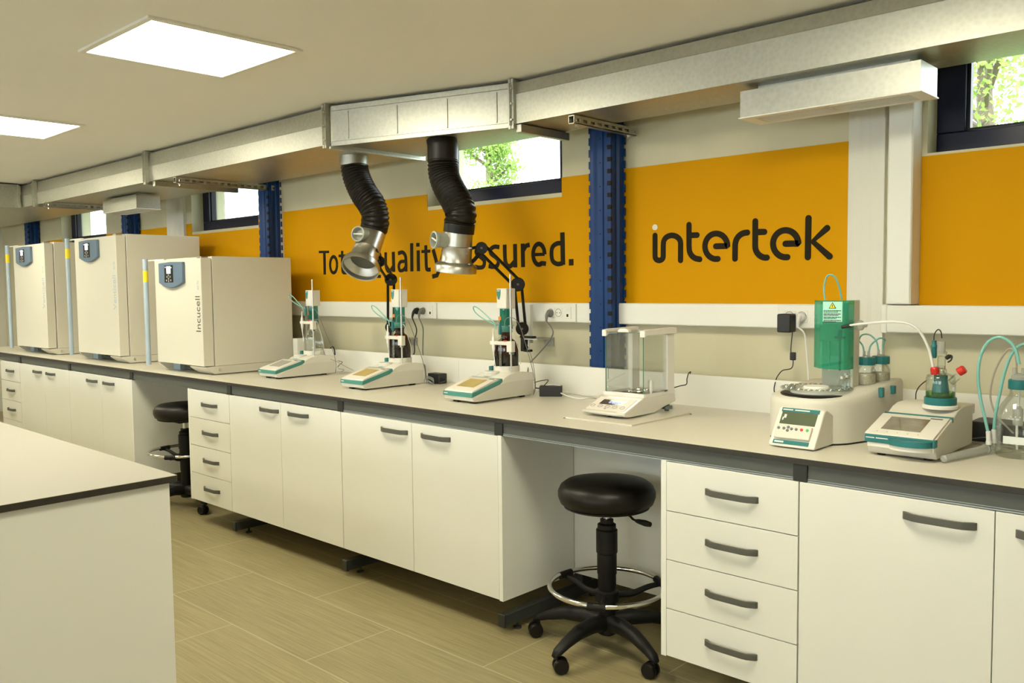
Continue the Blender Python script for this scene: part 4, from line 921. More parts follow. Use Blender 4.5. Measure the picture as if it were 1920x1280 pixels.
def dosing_bottle(ax, ay, label, m, neck=0.0):
    Z = ZT+0.125
    t = thing('reagent_bottle', label, 'bottle', (ax, ay, Z), GB)
    b = MB(); b.turn((ax, ay, Z), (0, 0, 1), [(0.0, 0.0), (0.054, 0.0), (0.0585, 0.006), (0.0585, 0.112), (0.056, 0.124), (0.044, 0.142), (0.030, 0.152), (0.0245, 0.158), (0.0235, 0.178), (0.026, 0.180), (0.026, 0.186)], 40)
    b.build('bottle_glass', m, t, angle=60)
    MB().turn((ax, ay, Z+0.186), (0, 0, 1), [(0.031, 0), (0.033, 0.004), (0.033, 0.026), (0.0315, 0.030), (0.0, 0.030)], 28).build('teal_collar', 'teal', t, angle=40)
    b = MB(); b.turn((ax, ay, Z+0.216), (0, 0, 1), [(0.030, 0), (0.030, 0.086)], 32); bu = b.build('dosing_unit', 'burette_green', t)
    b = MB(); b.box(ax-0.034, ax+0.034, ay-0.012, ay+0.02, Z+0.214, Z+0.220); b.cyl((ax, ay, Z+0.22), (ax, ay, Z+0.30), 0.012, n=20); b.build('piston_and_base_plate', 'milky', bu)
    MB().box(ax-0.022, ax-0.004, ay-0.0315, ay-0.028, Z+0.245, Z+0.262).build('orange_tag', 'orange', bu)
    P_ = [(ax-0.036, ay-0.022), (ax-0.030, ay-0.032), (ax+0.014, ay-0.034), (ax+0.030, ay-0.028), (ax+0.034, ay-0.014), (ax+0.034, ay+0.032), (ax-0.036, ay+0.032)]
    dv = MB().prism(P_, 'z', Z+0.300, Z+0.398).build('dosing_drive', 'beige_light', t, bevel=0.003)
    b = MB(); g_ = [(ax-0.027, Z+0.392), (ax-0.002, Z+0.392), (ax-0.003, Z+0.372), (ax-0.008, Z+0.352), (ax-0.014, Z+0.343), (ax-0.021, Z+0.348), (ax-0.026, Z+0.365)]
    b.prism(g_, 'y', ay-0.0352, ay-0.031); b.build('teal_emblem', 'teal', dv)
    MB().box(ax-0.024, ax-0.006, ay-0.0358, ay-0.0350, Z+0.385, Z+0.388).build('emblem_line', 'cable_white', dv)
    for j in (0,):
        MB().tube([(ax+0.02, ay-0.01, Z+0.212), (ax+0.040, ay, Z+0.20), (ax+0.052, ay+0.01, Z+0.150), (ax+0.066, ay+0.02, Z+0.09), (ax+0.066, ay+0.03, Z+0.03)], 0.0018, 6).build('side_tube', 'cable_white', t)
    b = MB(); b.turn((ax, ay, Z+0.003), (0, 0, 1), [(0.0, 0), (0.055, 0.0), (0.0565, 0.006), (0.0565, 0.070), (0.0, 0.070)], 32)
    if m != 'glass': b.build('reagent_liquid', 'glass_amber', t)
    return t
t3, a3 = titrator(-2.800, 2.727, 'right touch-screen titrator, below the right silver hood, amber screen')
t2, a2 = titrator(-3.621, 2.736, 'middle touch-screen titrator, below and right of the tilted silver hood')
t1, a1 = titrator(-4.497, 2.765, 'left touch-screen titrator beside the nearest incubator, grey screen', armz=0.325, screen='lcd_grey')
dosing_bottle(a3[0], a3[1], 'brown bottle with white and teal dosing drive on the right titrator', 'glass_amber')
dosing_bottle(a2[0], a2[1], 'brown bottle with white and teal dosing drive on the middle titrator', 'glass_amber')
dosing_bottle(a1[0], a1[1], 'clear glass bottle with dosing drive on the left titrator beside the incubator', 'glass')
# cable bundles and power bricks
t = thing('power_brick', 'black power brick with white plug lying right of the right titrator', 'power supply', (-2.72, 3.17, ZT))
b = MB(); ang = math.radians(38); cx_, cy_ = -2.722, 3.175
def rb(u, v): return (cx_+u*math.cos(ang)-v*math.sin(ang), cy_+u*math.sin(ang)+v*math.cos(ang))
b.prism([rb(-0.055, -0.030), rb(0.055, -0.030), rb(0.055, 0.030), rb(-0.055, 0.030)], 'z', ZT, ZT+0.050)
b.build('brick_body', 'cable_black', t, bevel=0.004)
b = MB(); p_ = rb(0.055, 0); b.cyl((p_[0]-0.004, p_[1]-0.004, ZT+0.019), (p_[0]+0.022, p_[1]+0.012, ZT+0.019), 0.011, 0.008, n=12); b.build('white_plug', 'cable_white', t)
MB().tube([(-2.6623, 3.18, 0.9172),(-2.5863, 3.14, 0.9142),(-2.49, 3.1, 0.9134),(-2.4309, 3.1, 0.9206)] + [(-2.45, 3.22, 0.905), (-2.62, 3.275, 0.905), (-2.80, 3.28, 0.905)], 0.0035, 8).build('white_lead', 'cable_white', t)
MB().tube([(-2.7827, 3.15, 0.9214),(-2.755, 3.17, 0.9477),(-2.7107, 3.19, 0.9542),(-2.6787, 3.2, 0.9477)], 0.0042, 8).build('white_lead', 'cable_white', t)
b = MB().tube([(-2.8044, 3.155, 0.9351),(-2.7741, 3.16, 0.9316),(-2.7623, 3.17, 0.9158)], 0.003, 8); b.build('black_lead', 'cable_black', t)
t = thing('cable_tangle', 'loop of thin grey cable hanging behind the right titrator', 'cable', (-2.78, 3.18, 0.93))
MB().tube([(-2.8207, 3.17, 0.9721),(-2.8445, 3.165, 0.9683),(-2.8581, 3.16, 0.9387),(-2.8459, 3.15, 0.9088),(-2.8214, 3.15, 0.8975),(-2.8125, 3.16, 0.9183),(-2.8175, 3.17, 0.9512),(-2.8359, 3.18, 1.0285),(-2.8687, 3.19, 1.1056),(-2.8986, 3.2, 1.1438)], 0.0014, 6).build('thin_cable', 'cable_grey', t)
MB().tube([(-2.8199, 3.165, 0.9594),(-2.7849, 3.165, 0.9697),(-2.7376, 3.17, 0.9776),(-2.7411, 3.17, 0.9669),(-2.7567, 3.16, 0.9459)], 0.0022, 6).build('black_cable', 'cable_black', t)
t = thing('power_brick', 'black power brick with coiled cables behind the middle titrator', 'power supply', (-3.62, 3.20, ZT))
MB().box(-3.635, -3.540, 3.185, 3.245, ZT, ZT+0.056).build('brick_body', 'cable_black', t, bevel=0.004)
b = MB()
for j in range(5):
    o = 0.008*j
    b.tube([(-3.612, 3.155-o*0.3, ZT+0.012+o), (-3.585, 3.150, ZT+0.030+o*0.4), (-3.560, 3.160, ZT+0.016+o*0.5), (-3.548, 3.150, ZT+0.008), (-3.575, 3.145, ZT+0.010+o*0.3), (-3.612, 3.150, ZT+0.040-o*0.5)], 0.0017, 6)
b.build('coiled_cable', 'cable_grey', t)
b = MB(); b.tube([(-3.540, 3.215, ZT+0.02), (-3.515, 3.213, ZT+0.028), (-3.510, 3.20, ZT+0.016), (-3.530, 3.185, ZT+0.008)], 0.0035, 8); b.build('black_lead', 'cable_black', t)
t = thing('cable_tangle', 'thin black and grey cables on the worktop between left and middle titrators', 'cable', (-4.45, 3.22, 0.91))
MB().tube([(-4.4959, 3.2, 0.9806),(-4.4514, 3.2, 0.9729),(-4.4857, 3.2, 0.9544),(-4.4891, 3.19, 0.9415)], 0.0018, 6).build('black_cable', 'cable_black', t)
MB().tube([(-4.5195, 3.1, 1.0726),(-4.5055, 3.12, 1.0123),(-4.4793, 3.18, 0.9762),(-4.4081, 3.2, 0.9452),(-4.3444, 3.205, 0.9286)], 0.0013, 6).build('thin_cable', 'cable_grey', t)
MB().tube([(-4.4979, 3.2, 0.9302),(-4.4365, 3.2, 0.927),(-4.465, 3.2, 0.912)], 0.0015, 6).build('thin_cable', 'cable_grey', t)
t = thing('cable_hook', 'short thick black cable end curving over the upstand by the left titrator', 'cable', (-4.6, 3.28, 1.0))
MB().tube([(-4.7082, 3.295, 1.0469),(-4.6701, 3.285, 1.056),(-4.6463, 3.28, 1.0365),(-4.6275, 3.27, 1.007)], 0.0045, 8).build('cable_end', 'cable_black', t)
t = tag(MB().box(-4.9227, -4.8727, 3.15, 3.29, ZT, 1.11).build('outlet_box', 'trunk', loc=(-4.9, 3.2, ZT), bevel=0.003), 'narrow white box standing just right of the nearest incubator', 'box')

# ================================================================ extraction hoods with hoses
def hose(cl, r, label, grp='black ribbed extraction hoses', collar=0.055):
    t = thing('extraction_hose', label, 'hose', cl[0], grp)
    P_ = catmull(cl, 16)
    d_ = [0]
    for i in range(1, len(P_)): d_.append(d_[-1]+(P_[i]-P_[i-1]).length)
    Lh = d_[-1]; n = int(Lh/0.0035)
    Q = []; j = 0
    for k in range(n+1):
        s_ = Lh*k/n
        while j < len(d_)-2 and d_[j+1] < s_: j += 1
        f = (s_-d_[j])/max(1e-9, d_[j+1]-d_[j]); Q.append(P_[j].lerp(P_[j+1], min(1, f)))
    def rr(u):
        s_ = u*Lh
        if s_ < collar or s_ > Lh-0.045: return r*0.985
        ph = (s_/0.0175) % 1.0
        return r*(0.905+0.115*(1-abs(2*ph-1)))
    b = MB(); b.tube(Q, rr, 36, smooth=False); b.build('ribbed_hose', 'rubber', t, angle=55)
    for a_, c_ in ((collar-0.005, collar+0.001), (Lh-0.048, Lh-0.042)):
        i0 = min(range(len(Q)), key=lambda i: abs(Lh*i/n-a_)); ax_ = (Q[min(i0+1, n)]-Q[i0]).normalized()
        MB().torus(Q[i0], ax_, r*0.99, 0.0022, 40, 8).build('hose_clamp', 'black', t)
    return t
def hood(base, axis, length, label, R_top, knob_dir, knob_at=0.18):
    # base: rim centre, axis: unit vector from rim up to the hose
    base = Vector(base); axis = Vector(axis).normalized()
    t = thing('extraction_hood', label, 'extraction hood', tuple(base), 'silver extraction hoods')
    k = R_top/0.070
    pr = [(0.0985*k, 0.004), (0.1035*k, 0.0), (0.1040*k, 0.030), (0.098*k, 0.040), (0.080*k, 0.050), (0.076*k, 0.060), (0.074*k, 0.118), (0.0755*k, 0.121), (0.0755*k, 0.125), (0.0725*k, 0.128), (0.070*k, length),
          (0.066*k, length), (0.070*k, 0.060), (0.090*k, 0.036), (0.0985*k, 0.028), (0.0985*k, 0.004)]
    u, w = MB().frame(axis); n = 56
    rings = [[base+axis*h+u*(r*math.cos(2*PI*i/n))+w*(r*math.sin(2*PI*i/n)) for i in range(n)] for r, h in pr]
    b = MB(); b.loft(rings, False); hb = b.build('hood_shell', 'alu', t, angle=35)
    MB().turn(base+axis*0.060, axis, [(0.0, 0), (0.0685*k, 0.0), (0.0685*k, 0.003), (0, 0.003)], 40).build('inner_guard', 'handle', hb)
    kd = Vector(knob_dir).normalized(); c0 = base+axis*(length-0.052)+kd*(R_top*0.80)
    b = MB(); kr = 0.036
    b.turn(c0, kd, [(kr, 0), (kr, 0.060), (kr+0.006, 0.064), (kr+0.006, 0.076), (kr-0.001, 0.078), (kr-0.004, 0.045), (0.0, 0.044)], 36)
    st = b.build('damper_stub', 'wheel_light', t, angle=40)
    q = kd.cross(axis).normalized(); bar = MB()
    tilt = (q+axis*0.22).normalized()
    bar.tube([c0+kd*0.068-tilt*0.036, c0+kd*0.068+tilt*0.036], 0.0045, 8, smooth=False); bar.build('damper_handle', 'white_plastic', st)
    b = MB()
    for i in range(3):
        a_ = 2*PI*i/3+0.5
        b.cyl(base+axis*0.100+(u*math.cos(a_)+w*math.sin(a_))*0.070*k, base+axis*0.100+(u*math.cos(a_)+w*math.sin(a_))*0.079*k, 0.003, n=8)
    b.build('rivets', 'steel', hb)
    return t
M['wheel_light'] = mat('grey_plastic_stub', (0.36, 0.38, 0.33), 0.4, var=0.03)
cl2 = [(-3.2425, 2.96, 2.171),(-3.2349, 2.96, 2.131),(-3.2336, 2.96, 2.0177),(-3.2024, 2.955, 1.9433),(-3.1407, 2.95, 1.8672),(-3.1004, 2.95, 1.7967),(-3.109, 2.95, 1.7454),(-3.1177, 2.95, 1.699)]
hose(cl2, 0.0775, 'right black ribbed hose dropping from the ribbed duct to the upright hood', collar=0.115)
cl1 = [(-4.0066, 2.99, 2.2068),(-4.0044, 2.99, 2.1355),(-3.9874, 2.99, 2.0597),(-3.9404, 3.0, 1.9676),(-3.8743, 3.01, 1.8866),(-3.8608, 3.02, 1.8216),(-3.8902, 3.03, 1.7558)]
hose(cl1, 0.0775, 'left black ribbed hose curving down to the tilted hood')
MB_ = MB().turn((cl1[0][0], cl1[0][1], 2.118), (0, 0, 1), [(0.080, 0), (0.080, 0.053)], 36)
tag(MB_.build('duct_spigot', 'galv', loc=(cl1[0][0], cl1[0][1], 2.118)), 'round metal spigot between the left duct and the left black hose', 'duct collar')
rim2 = Vector((-3.1449, 2.95, 1.506)); top2 = Vector((-3.1174, 2.95, 1.7094))
hood(rim2, top2-rim2, (top2-rim2).length, 'upright silver extraction hood in front of the word Assured', 0.070, (-0.28, -0.96, 0.03))
rim1 = Vector((-3.8125, 2.87, 1.536)); ax1 = Vector((-0.243, 0.588, 0.775)).normalized()
hood(rim1, (Vector((-3.8903, 3.03, 1.7529))-rim1), (Vector((-3.8903, 3.03, 1.7529))-rim1).length, 'tilted silver extraction hood with its mouth facing the aisle', 0.070, (0.30, -0.90, 0.10))

def arm(label, clampc, shoulder, elbow, wrist, hoodc, hide_low=False):
    t = thing('hood_positioner', label, 'articulated arm', clampc, 'black articulated arms holding the hoods')
    sh, el, wr, hc = map(Vector, (shoulder, elbow, wrist, hoodc))
    def links(a, b_, nm, off=0.021):
        d = (b_-a).normalized(); n_ = d.cross(Vector((0.68, -0.73, 0))).normalized()*off
        for s_ in (-1, 1):
            MB().tube([a+n_*s_, b_+n_*s_], 0.0078, 10, smooth=False).build(nm, 'black', t)
    links(sh, el, 'lower_arm_tube', 0.018); links(el, wr, 'upper_arm_tube', 0.020)
    f = Vector((0.68, -0.73, 0))
    for p, r in ((sh, 0.034), (el, 0.036), (wr, 0.030)):
        jb = MB().cyl(p-f*0.016, p+f*0.016, r, n=28).build('joint_disc', 'black', t, bevel=0.003)
        MB().cyl(p+f*0.016, p+f*0.020, 0.006, n=12).build('joint_bolt', 'handle', jb)
    MB().tube([wr+Vector((0, 0, -0.012)), wr*0.45+hc*0.55+Vector((0, 0, -0.03)), hc+Vector((0, 0, -0.03))], 0.010, 10).build('hood_bracket', 'black', t)
    MB().tube([wr+Vector((0, 0, 0.010)), hc+Vector((0, 0, 0.045))], 0.008, 8, smooth=False).build('hood_bracket', 'black', t)
    c = Vector(clampc); b = MB()
    b.cyl((sh.x, sh.y, c.z+0.005), (sh.x, sh.y, sh.z), 0.011, n=14)
    b.box(c.x-0.038, c.x+0.052, c.y-0.016, c.y+0.016, c.z+0.002, c.z+0.012)
    b.box(c.x-0.032, c.x-0.006, c.y-0.016, c.y+0.016, c.z-0.068, c.z+0.002)
    b.box(c.x-0.010, c.x+0.026, c.y-0.016, c.y+0.016, c.z-0.070, c.z-0.058)
    cb = b.build('clamp', 'black', t, bevel=0.003)
    b = MB(); b.cyl((c.x+0.012, c.y, c.z-0.082), (c.x+0.012, c.y, c.z-0.010), 0.0045, n=10); b.tube([(c.x-0.018, c.y, c.z-0.080), (c.x+0.046, c.y, c.z-0.084)], 0.0022, 8, smooth=False); b.build('clamp_screw', 'steel', cb)
    return t
c2 = (-3.016, 3.33, 1.1627)
arm('black jointed arm behind the right titrator holding the upright hood', c2, (-3.0399, 3.32, 1.2125), (-2.9929, 3.24, 1.4423), (-3.0497, 3.04, 1.6229), (-3.0938, 2.99, 1.5735))
c1 = (-4.1096, 3.35, 1.1262)
arm('black jointed arm half hidden by the middle titrator holding the tilted hood', c1, (-4.1287, 3.33, 1.1947), (-4.0084, 3.24, 1.4806), (-3.8309, 3.02, 1.5788), (-3.7694, 2.95, 1.5935))
for c, lb in ((c2, 'small metal wall bracket gripped by the clamp of the right arm'), (c1, 'small metal wall bracket beside the middle titrator dosing drive')):
    t = thing('wall_bracket', lb, 'bracket', (c[0]+0.05, 3.44, c[2]-0.03))
    b = MB(); b.box(c[0]-0.020, c[0]+0.085, 3.315, 3.452, c[2]-0.006, c[2]+0.001); b.box(c[0]+0.02, c[0]+0.085, 3.442, 3.450, c[2]-0.045, c[2]-0.006)
    b.build('bracket_plate', 'galv', t, bevel=0.001)

# ================================================================ analytical balance on its slab
tag(MB().box(-2.212, -1.887, 2.668, 3.079, ZT, ZT+0.0065).build('balance_plate', 'worktop', loc=(-2.05, 2.87, ZT), bevel=0.001), 'thin pale square plate under the glass-cased balance', 'plate')
ZP = ZT+0.0065
t = thing('analytical_balance', 'pearl-white balance with glass draft shield standing on a thin plate', 'balance', (-2.08, 2.93, ZP))
MB().prism([(2.775, 0.912), (2.748, 0.916), (2.738, 0.924), (2.742, 0.931), (2.858, 0.974), (2.868, 0.979), (3.095, 0.979), (3.104, 0.974), (3.106, 0.945), (3.07, 0.938), (3.02, 0.928), (2.95, 0.912)], 'x', -2.186, -1.974).build('housing', 'silver', t, bevel=0.005, seg=3)
fp = MB().prism([(2.752, 0.9350), (2.752, 0.9362), (2.852, 0.9732), (2.852, 0.9720)], 'x', -2.172, -1.990).build('front_panel', 'panel_pink', t)
sl = (0.9732-0.9362)/0.1
zz = lambda y: 0.9362+sl*(y-2.752)
MB().prism([(2.795, zz(2.795)), (2.795, zz(2.795)+0.0008), (2.833, zz(2.833)+0.0008), (2.833, zz(2.833))], 'x', -2.140, -2.020).build('display', 'screen_dark', fp)
d_ = text_part('display_digits', '0.0000', 0.021, 'digits', t, (-2.073, 2.812, zz(2.812)+0.0014), (math.atan(sl), 0, 0))
b = MB()
for j in range(5): b.torus((-2.158+j*0.0365, 2.779, zz(2.779)+0.0006), (0, -sl, 1), 0.0100, 0.0007, 24, 5)
b.build('button_rings', 'handle', fp)
MB().cyl((-2.085, 2.762, zz(2.762)), (-2.085, 2.762, zz(2.762)+0.0012), 0.0045, n=14).build('level_dot', 'cable_black', fp)
MB().box(-2.176, -1.974, 2.874, 2.888, 0.978, 0.994).build('front_sill', 'white_plastic', t, bevel=0.002)
b = MB(); b.box(-1.984, -1.974, 2.888, 3.100, 0.978, 0.992); b.box(-2.176, -2.166, 2.888, 3.100, 0.978, 0.992); b.box(-2.166, -1.984, 3.085, 3.100, 0.978, 0.992); b.build('side_sill', 'white_plastic', t, bevel=0.001)
MB().box(-2.166, -1.984, 2.888, 3.085, 0.9785, 0.9815).build('chamber_floor', 'grey_dark_metal', t)
b = MB(); b.torus((-2.078, 2.985, 0.992), (0, 0, 1), 0.048, 0.0035, 44, 8); b.build('pan_ring', 'chrome', t)
MB().turn((-2.078, 2.985, 0.982), (0, 0, 1), [(0.008, 0), (0.008, 0.007), (0.040, 0.008), (0.040, 0.010), (0, 0.010)], 40).build('weighing_pan', 'chrome', t)
for x0, x1, nm in ((-1.998, -1.976, 0), (-2.176, -2.152, 0)):
    MB().box(x0, x1, 3.048, 3.100, 0.980, 1.228).build('rear_post', 'white_plastic', t, bevel=0.002)
gp = MB().box(-2.168, -1.981, 2.879, 2.882, 0.990, 1.238).build('front_glass', 'glass_sheet', t)
b = MB(); b.box(-2.1690, -2.1668, 2.8785, 2.8825, 0.990, 1.238); b.box(-1.9822, -1.9800, 2.8785, 2.8825, 0.990, 1.238); b.box(-2.150, -1.990, 2.8785, 2.8825, 1.2385, 1.2400); b.build('glass_edge', 'glass_edge', gp)
MB().box(-1.981, -1.978, 2.886, 3.046, 0.992, 1.228).build('side_glass', 'glass_sheet', t)
MB().box(-2.172, -2.169, 2.886, 3.046, 0.992, 1.228).build('side_glass', 'glass_sheet', t)
MB().box(-2.150, -2.000, 3.090, 3.093, 0.992, 1.228).build('rear_glass', 'glass_sheet', t)
for x0, x1 in ((-1.992, -1.968), (-2.182, -2.160)):
    MB().prism([(2.872, 1.222), (2.872, 1.249), (2.90, 1.252), (3.08, 1.254), (3.106, 1.254), (3.106, 1.228), (2.895, 1.232)], 'x', x0, x1).build('top_rail', 'white_plastic', t, bevel=0.002)
tg = MB().box(-2.160, -1.992, 2.874, 3.092, 1.2385, 1.2415).build('top_glass', 'glass_sheet', t)
b = MB(); b.prism([(-2.102, 1.241), (-2.100, 1.250), (-2.088, 1.256), (-2.060, 1.256), (-2.048, 1.250), (-2.046, 1.241)], 'y', 2.872, 2.892); b.build('top_glass_grip', 'white_plastic', tg, bevel=0.002)
b = MB(); b.turn((-1.9765, 2.925, 1.020), (1, 0, 0), [(0.019, 0), (0.019, 0.004), (0.014, 0.007), (0.0, 0.007)], 24)
g_ = b.build('door_grip', 'white_plastic', t); 
for v in g_.data.vertices: v.co.y = (v.co.y-(-0.005))*0.45+(-0.005); v.co.z = (v.co.z-(1.020-ZP))*1.5+(1.020-ZP)
b = MB()
for j in range(12): b.box(-2.1555, -2.1535, 2.8765, 2.8788, 1.045+j*0.005, 1.048+j*0.005)
b.build('printed_scale', 'handle', t)
for fx in (-2.168, -1.992):
    MB().turn((fx, 3.066, ZP), (0, 0, 1), [(0.009, 0), (0.009, 0.006), (0.024, 0.009), (0.024, 0.022), (0.012, 0.024), (0.012, 0.034)], 22).build('levelling_foot', 'wheel', t)
MB().turn((-2.08, 2.79, ZP), (0, 0, 1), [(0.010, 0), (0.010, 0.008)], 16).build('front_foot', 'black', t)
MB().tube([(-1.9699, 3.02, 0.9944),(-1.9954, 3.12, 0.9965),(-1.9903, 3.17, 1.0014),(-1.98, 3.2, 1.0063),(-2.0021, 3.24, 1.0244),(-2.0188, 3.28, 1.0433),(-2.0142, 3.29, 1.0498),(-2.0318, 3.31, 1.033)], 0.0022, 8).build('power_lead', 'cable_black', t)
for px_ in ((-2.217, 2.668), (-1.882, 3.075)):
    tag(MB().cyl((px_[0], px_[1], ZT), (px_[0], px_[1], ZT+0.0015), 0.0045, n=12).build('plate_marker', 'cable_black', loc=(px_[0], px_[1], ZT)), 'small black dot on the worktop at the %s corner of the balance plate' % ('left' if px_[0] < -2 else 'right rear'), 'marker')

# ================================================================ sample oven with turntable and green shield
t = thing('sample_oven', 'rounded beige sample changer with green acrylic tower and small keypad console', 'laboratory oven', (-1.24, 2.85, ZT))
# drum body flowing into the rear box
def outline(k):
    pts = []
    for j in range(25):
        a = math.radians(200+140*j/24); pts.append((-1.262+0.152*k*math.cos(a), 2.872+0.152*k*math.sin(a)))
    pts += [(-1.095*1.0-0.02*(1-k), 2.90), (-1.072, 3.00), (-1.072, 3.155), (-1.395, 3.155), (-1.405, 2.98)]
    return pts
def topz(x, y):
    s_ = max(0.0, min(1.0, (y-2.86)/0.20)); r_ = max(0.0, min(1.0, (x+1.262)/0.17))
    return 1.050+0.045*s_*(0.55+0.45*r_)
O0, O1 = outline(1.0), outline(0.965)
rings = [[(x, y, ZT+0.006) for x, y in O0], [(x, y, ZT+0.06) for x, y in O0], [(x, y, topz(x, y)-0.022) for x, y in O0], [(x*0.985-1.24*0.015, y*0.985+2.95*0.015, topz(x, y)-0.006) for x, y in O0], [(x*0.955-1.24*0.045, y*0.955+2.95*0.045, topz(x, y)) for x, y in O0]]
MB().loft(rings).build('drum_body', 'beige', t, angle=50)
O2 = [(x*0.995-1.24*0.005, y*0.995+2.95*0.005) for x, y in O0]
MB().prism(O2, 'z', ZT, ZT+0.007).build('base_gasket', 'hole', t)
# console wedge
con = MB().prism([(2.622, ZT+0.004), (2.622, ZT+0.012), (2.700, 1.020), (2.716, 1.022), (2.80, 0.985), (2.80, ZT+0.004)], 'x', -1.312, -1.157).build('console', 'beige_light', t, bevel=0.004, seg=3)
n_c = Vector((0, -(1.020-0.912), 0.078)).normalized()
def cq(u, v, o):   # u along x, v 0..1 up the sloping face, o outward
    return Vector((u, 2.622+0.078*v, 0.912+0.108*v)) + n_c*o
def cplate(b, u0, u1, v0, v1, o0, o1):
    vs = [cq(u, v, o) for o in (o0, o1) for v in (v0, v1) for u in (u0, u1)]
    b.add(vs, [(0, 1, 3, 2), (4, 6, 7, 5), (0, 4, 5, 1), (2, 3, 7, 6), (0, 2, 6, 4), (1, 5, 7, 3)])
b = MB(); cplate(b, -1.300, -1.172, 0.90, 1.0, 0, 0.002); b.build('title_strip', 'teal_dark', con)
b = MB(); cplate(b, -1.296, -1.176, 0.56, 0.89, 0, 0.0015); b.build('display', 'lcd_green', con)
b = MB(); cplate(b, -1.298, -1.178, 0.145, 0.50, 0, 0.010); kp = b.build('key_block', 'beige', con, bevel=0.003)
b = MB(); cplate(b, -1.298, -1.178, 0.015, 0.115, 0, 0.002); b.build('maker_strip', 'teal_dark', con)
b = MB(); cplate(b, -1.293, -1.262, 0.04, 0.085, 0.002, 0.0027); cplate(b, -1.296, -1.262, 0.935, 0.965, 0.002, 0.0027); cplate(b, -1.255, -1.205, 0.935, 0.965, 0.002, 0.0027); b.build('strip_print', 'cable_white', con)
def btn(u, v, m):
    b = MB(); p = cq(u, v, 0.010); b.turn(p, n_c, [(0.0048, 0), (0.0048, 0.002), (0.003, 0.003), (0, 0.003)], 14); b.build('key', m, kp)
for u, v, m in ((-1.288, 0.40, 'wheel'), (-1.270, 0.40, 'wheel'), (-1.256, 0.44, 'wheel'), (-1.256, 0.35, 'wheel'), (-1.244, 0.40, 'wheel'), (-1.228, 0.40, 'wheel'), (-1.210, 0.40, 'red'), (-1.191, 0.40, 'green_button')): btn(u, v, m)
b = MB(); cplate(b, -1.290, -1.286, 0.66, 0.74, 0.0015, 0.0022); cplate(b, -1.286, -1.278, 0.72, 0.82, 0.0015, 0.0022); b.build('display_mark', 'cable_white', con)
# turntable
tc_ = (-1.258, 2.862)
MB().turn((tc_[0], tc_[1], 1.050), (0, 0, 1), [(0.116, 0), (0.118, 0.006), (0.114, 0.009), (0.0, 0.009)], 60).build('black_ring', 'black', t)
tt = MB().turn((tc_[0], tc_[1], 1.072), (0, 0, 1), [(0.118, 0), (0.118, 0.004), (0.0, 0.004)], 60).build('turntable', 'acrylic_clear', t)
MB().turn((tc_[0], tc_[1], 1.059), (0, 0, 1), [(0.085, 0), (0.085, 0.004), (0.045, 0.014), (0.040, 0.022), (0.0, 0.024)], 48).build('turntable_hub', 'white_plastic', tt)
b = MB()
for j in range(18):
    a = 2*PI*j/18
    b.torus((tc_[0]+0.100*math.cos(a), tc_[1]+0.100*math.sin(a), 1.077), (0, 0, 1), 0.0125, 0.0016, 18, 6)
b.build('vial_ring_row', 'acrylic_clear', tt)
for j, (a, ) in enumerate(((78,), (40,), (15,), (-12,))):
    a = math.radians(a); vx, vy = tc_[0]+0.100*math.cos(a), tc_[1]+0.100*math.sin(a)
    v_ = thing('sample_vial', ['sample vial under the green shield needle, rearmost on the turntable', 'second sample vial from the back on the turntable, under the shield', 'capped sample vial at the right of the turntable, behind the front one', 'front right capped glass vial on the oven turntable'][j], 'vial', (vx, vy, 1.0765), 'small vials on the turntable')
    MB().turn((vx, vy, 1.0765), (0, 0, 1), [(0, 0), (0.0105, 0), (0.011, 0.002), (0.011, 0.030), (0.0075, 0.034), (0.0075, 0.040)], 20).build('vial_glass', 'glass', v_)
    MB().turn((vx, vy, 1.1135), (0, 0, 1), [(0.0095, 0), (0.0095, 0.009), (0.005, 0.0095), (0, 0.0095)], 20).build('crimp_cap', 'steel', v_)
# tower
MB().box(-1.278, -1.176, 2.948, 2.995, 1.070, 1.366).build('tower', 'milky', t, bevel=0.003)
MB().box(-1.176, -1.166, 2.944, 2.998, 1.070, 1.372).build('tower_side', 'beige', t, bevel=0.002)
b = MB(); zs0, zs1 = 1.138, 1.372
b.prism([(-1.300, 2.935), (-1.258, 2.888), (-1.176, 2.888), (-1.165, 2.900), (-1.165, 2.945), (-1.167, 2.945), (-1.167, 2.901), (-1.177, 2.890), (-1.257, 2.890), (-1.298, 2.936), (-1.298, 2.948), (-1.300, 2.948)], 'z', zs0, zs1)
sh = b.build('green_shield', 'acrylic_green', t)
MB().box(-1.249, -1.182, 2.8865, 2.8879, 1.300, 1.368).build('warning_label', 'label_green', sh)
b = MB(); cx_ = -1.2155; b.prism([(cx_-0.013, 1.345), (cx_+0.013, 1.345), (cx_, 1.366)], 'y', 2.8856, 2.8866); wt = b.build('warning_triangle', 'ink', sh)
b = MB(); b.prism([(cx_-0.0095, 1.347), (cx_+0.0095, 1.347), (cx_, 1.3625)], 'y', 2.8850, 2.8857); b.build('triangle_fill', 'sticker', sh)
MB().box(cx_-0.001, cx_+0.001, 2.8846, 2.8851, 1.349, 1.358).build('triangle_mark', 'ink', sh)
b = MB(); z = 1.338; rnd = random.Random(4)
for g4 in range(4):
    for q in range(2):
        e = -1.246+(0.060 if q == 0 else 0.030+rnd.random()*0.025)
        x = -1.246
        while x < e:
            w_ = 0.004+rnd.random()*0.008; b.box(x, min(x+w_, e), 2.8859, 2.8866, z-0.0018, z+0.0006); x += w_+0.0012
        z -= 0.0046
    z -= 0.0018
b.build('label_text_lines', 'ink', sh)
MB().box(-1.268, -1.205, 2.900, 2.948, 1.232, 1.288).build('needle_block', 'milky', t, bevel=0.004)
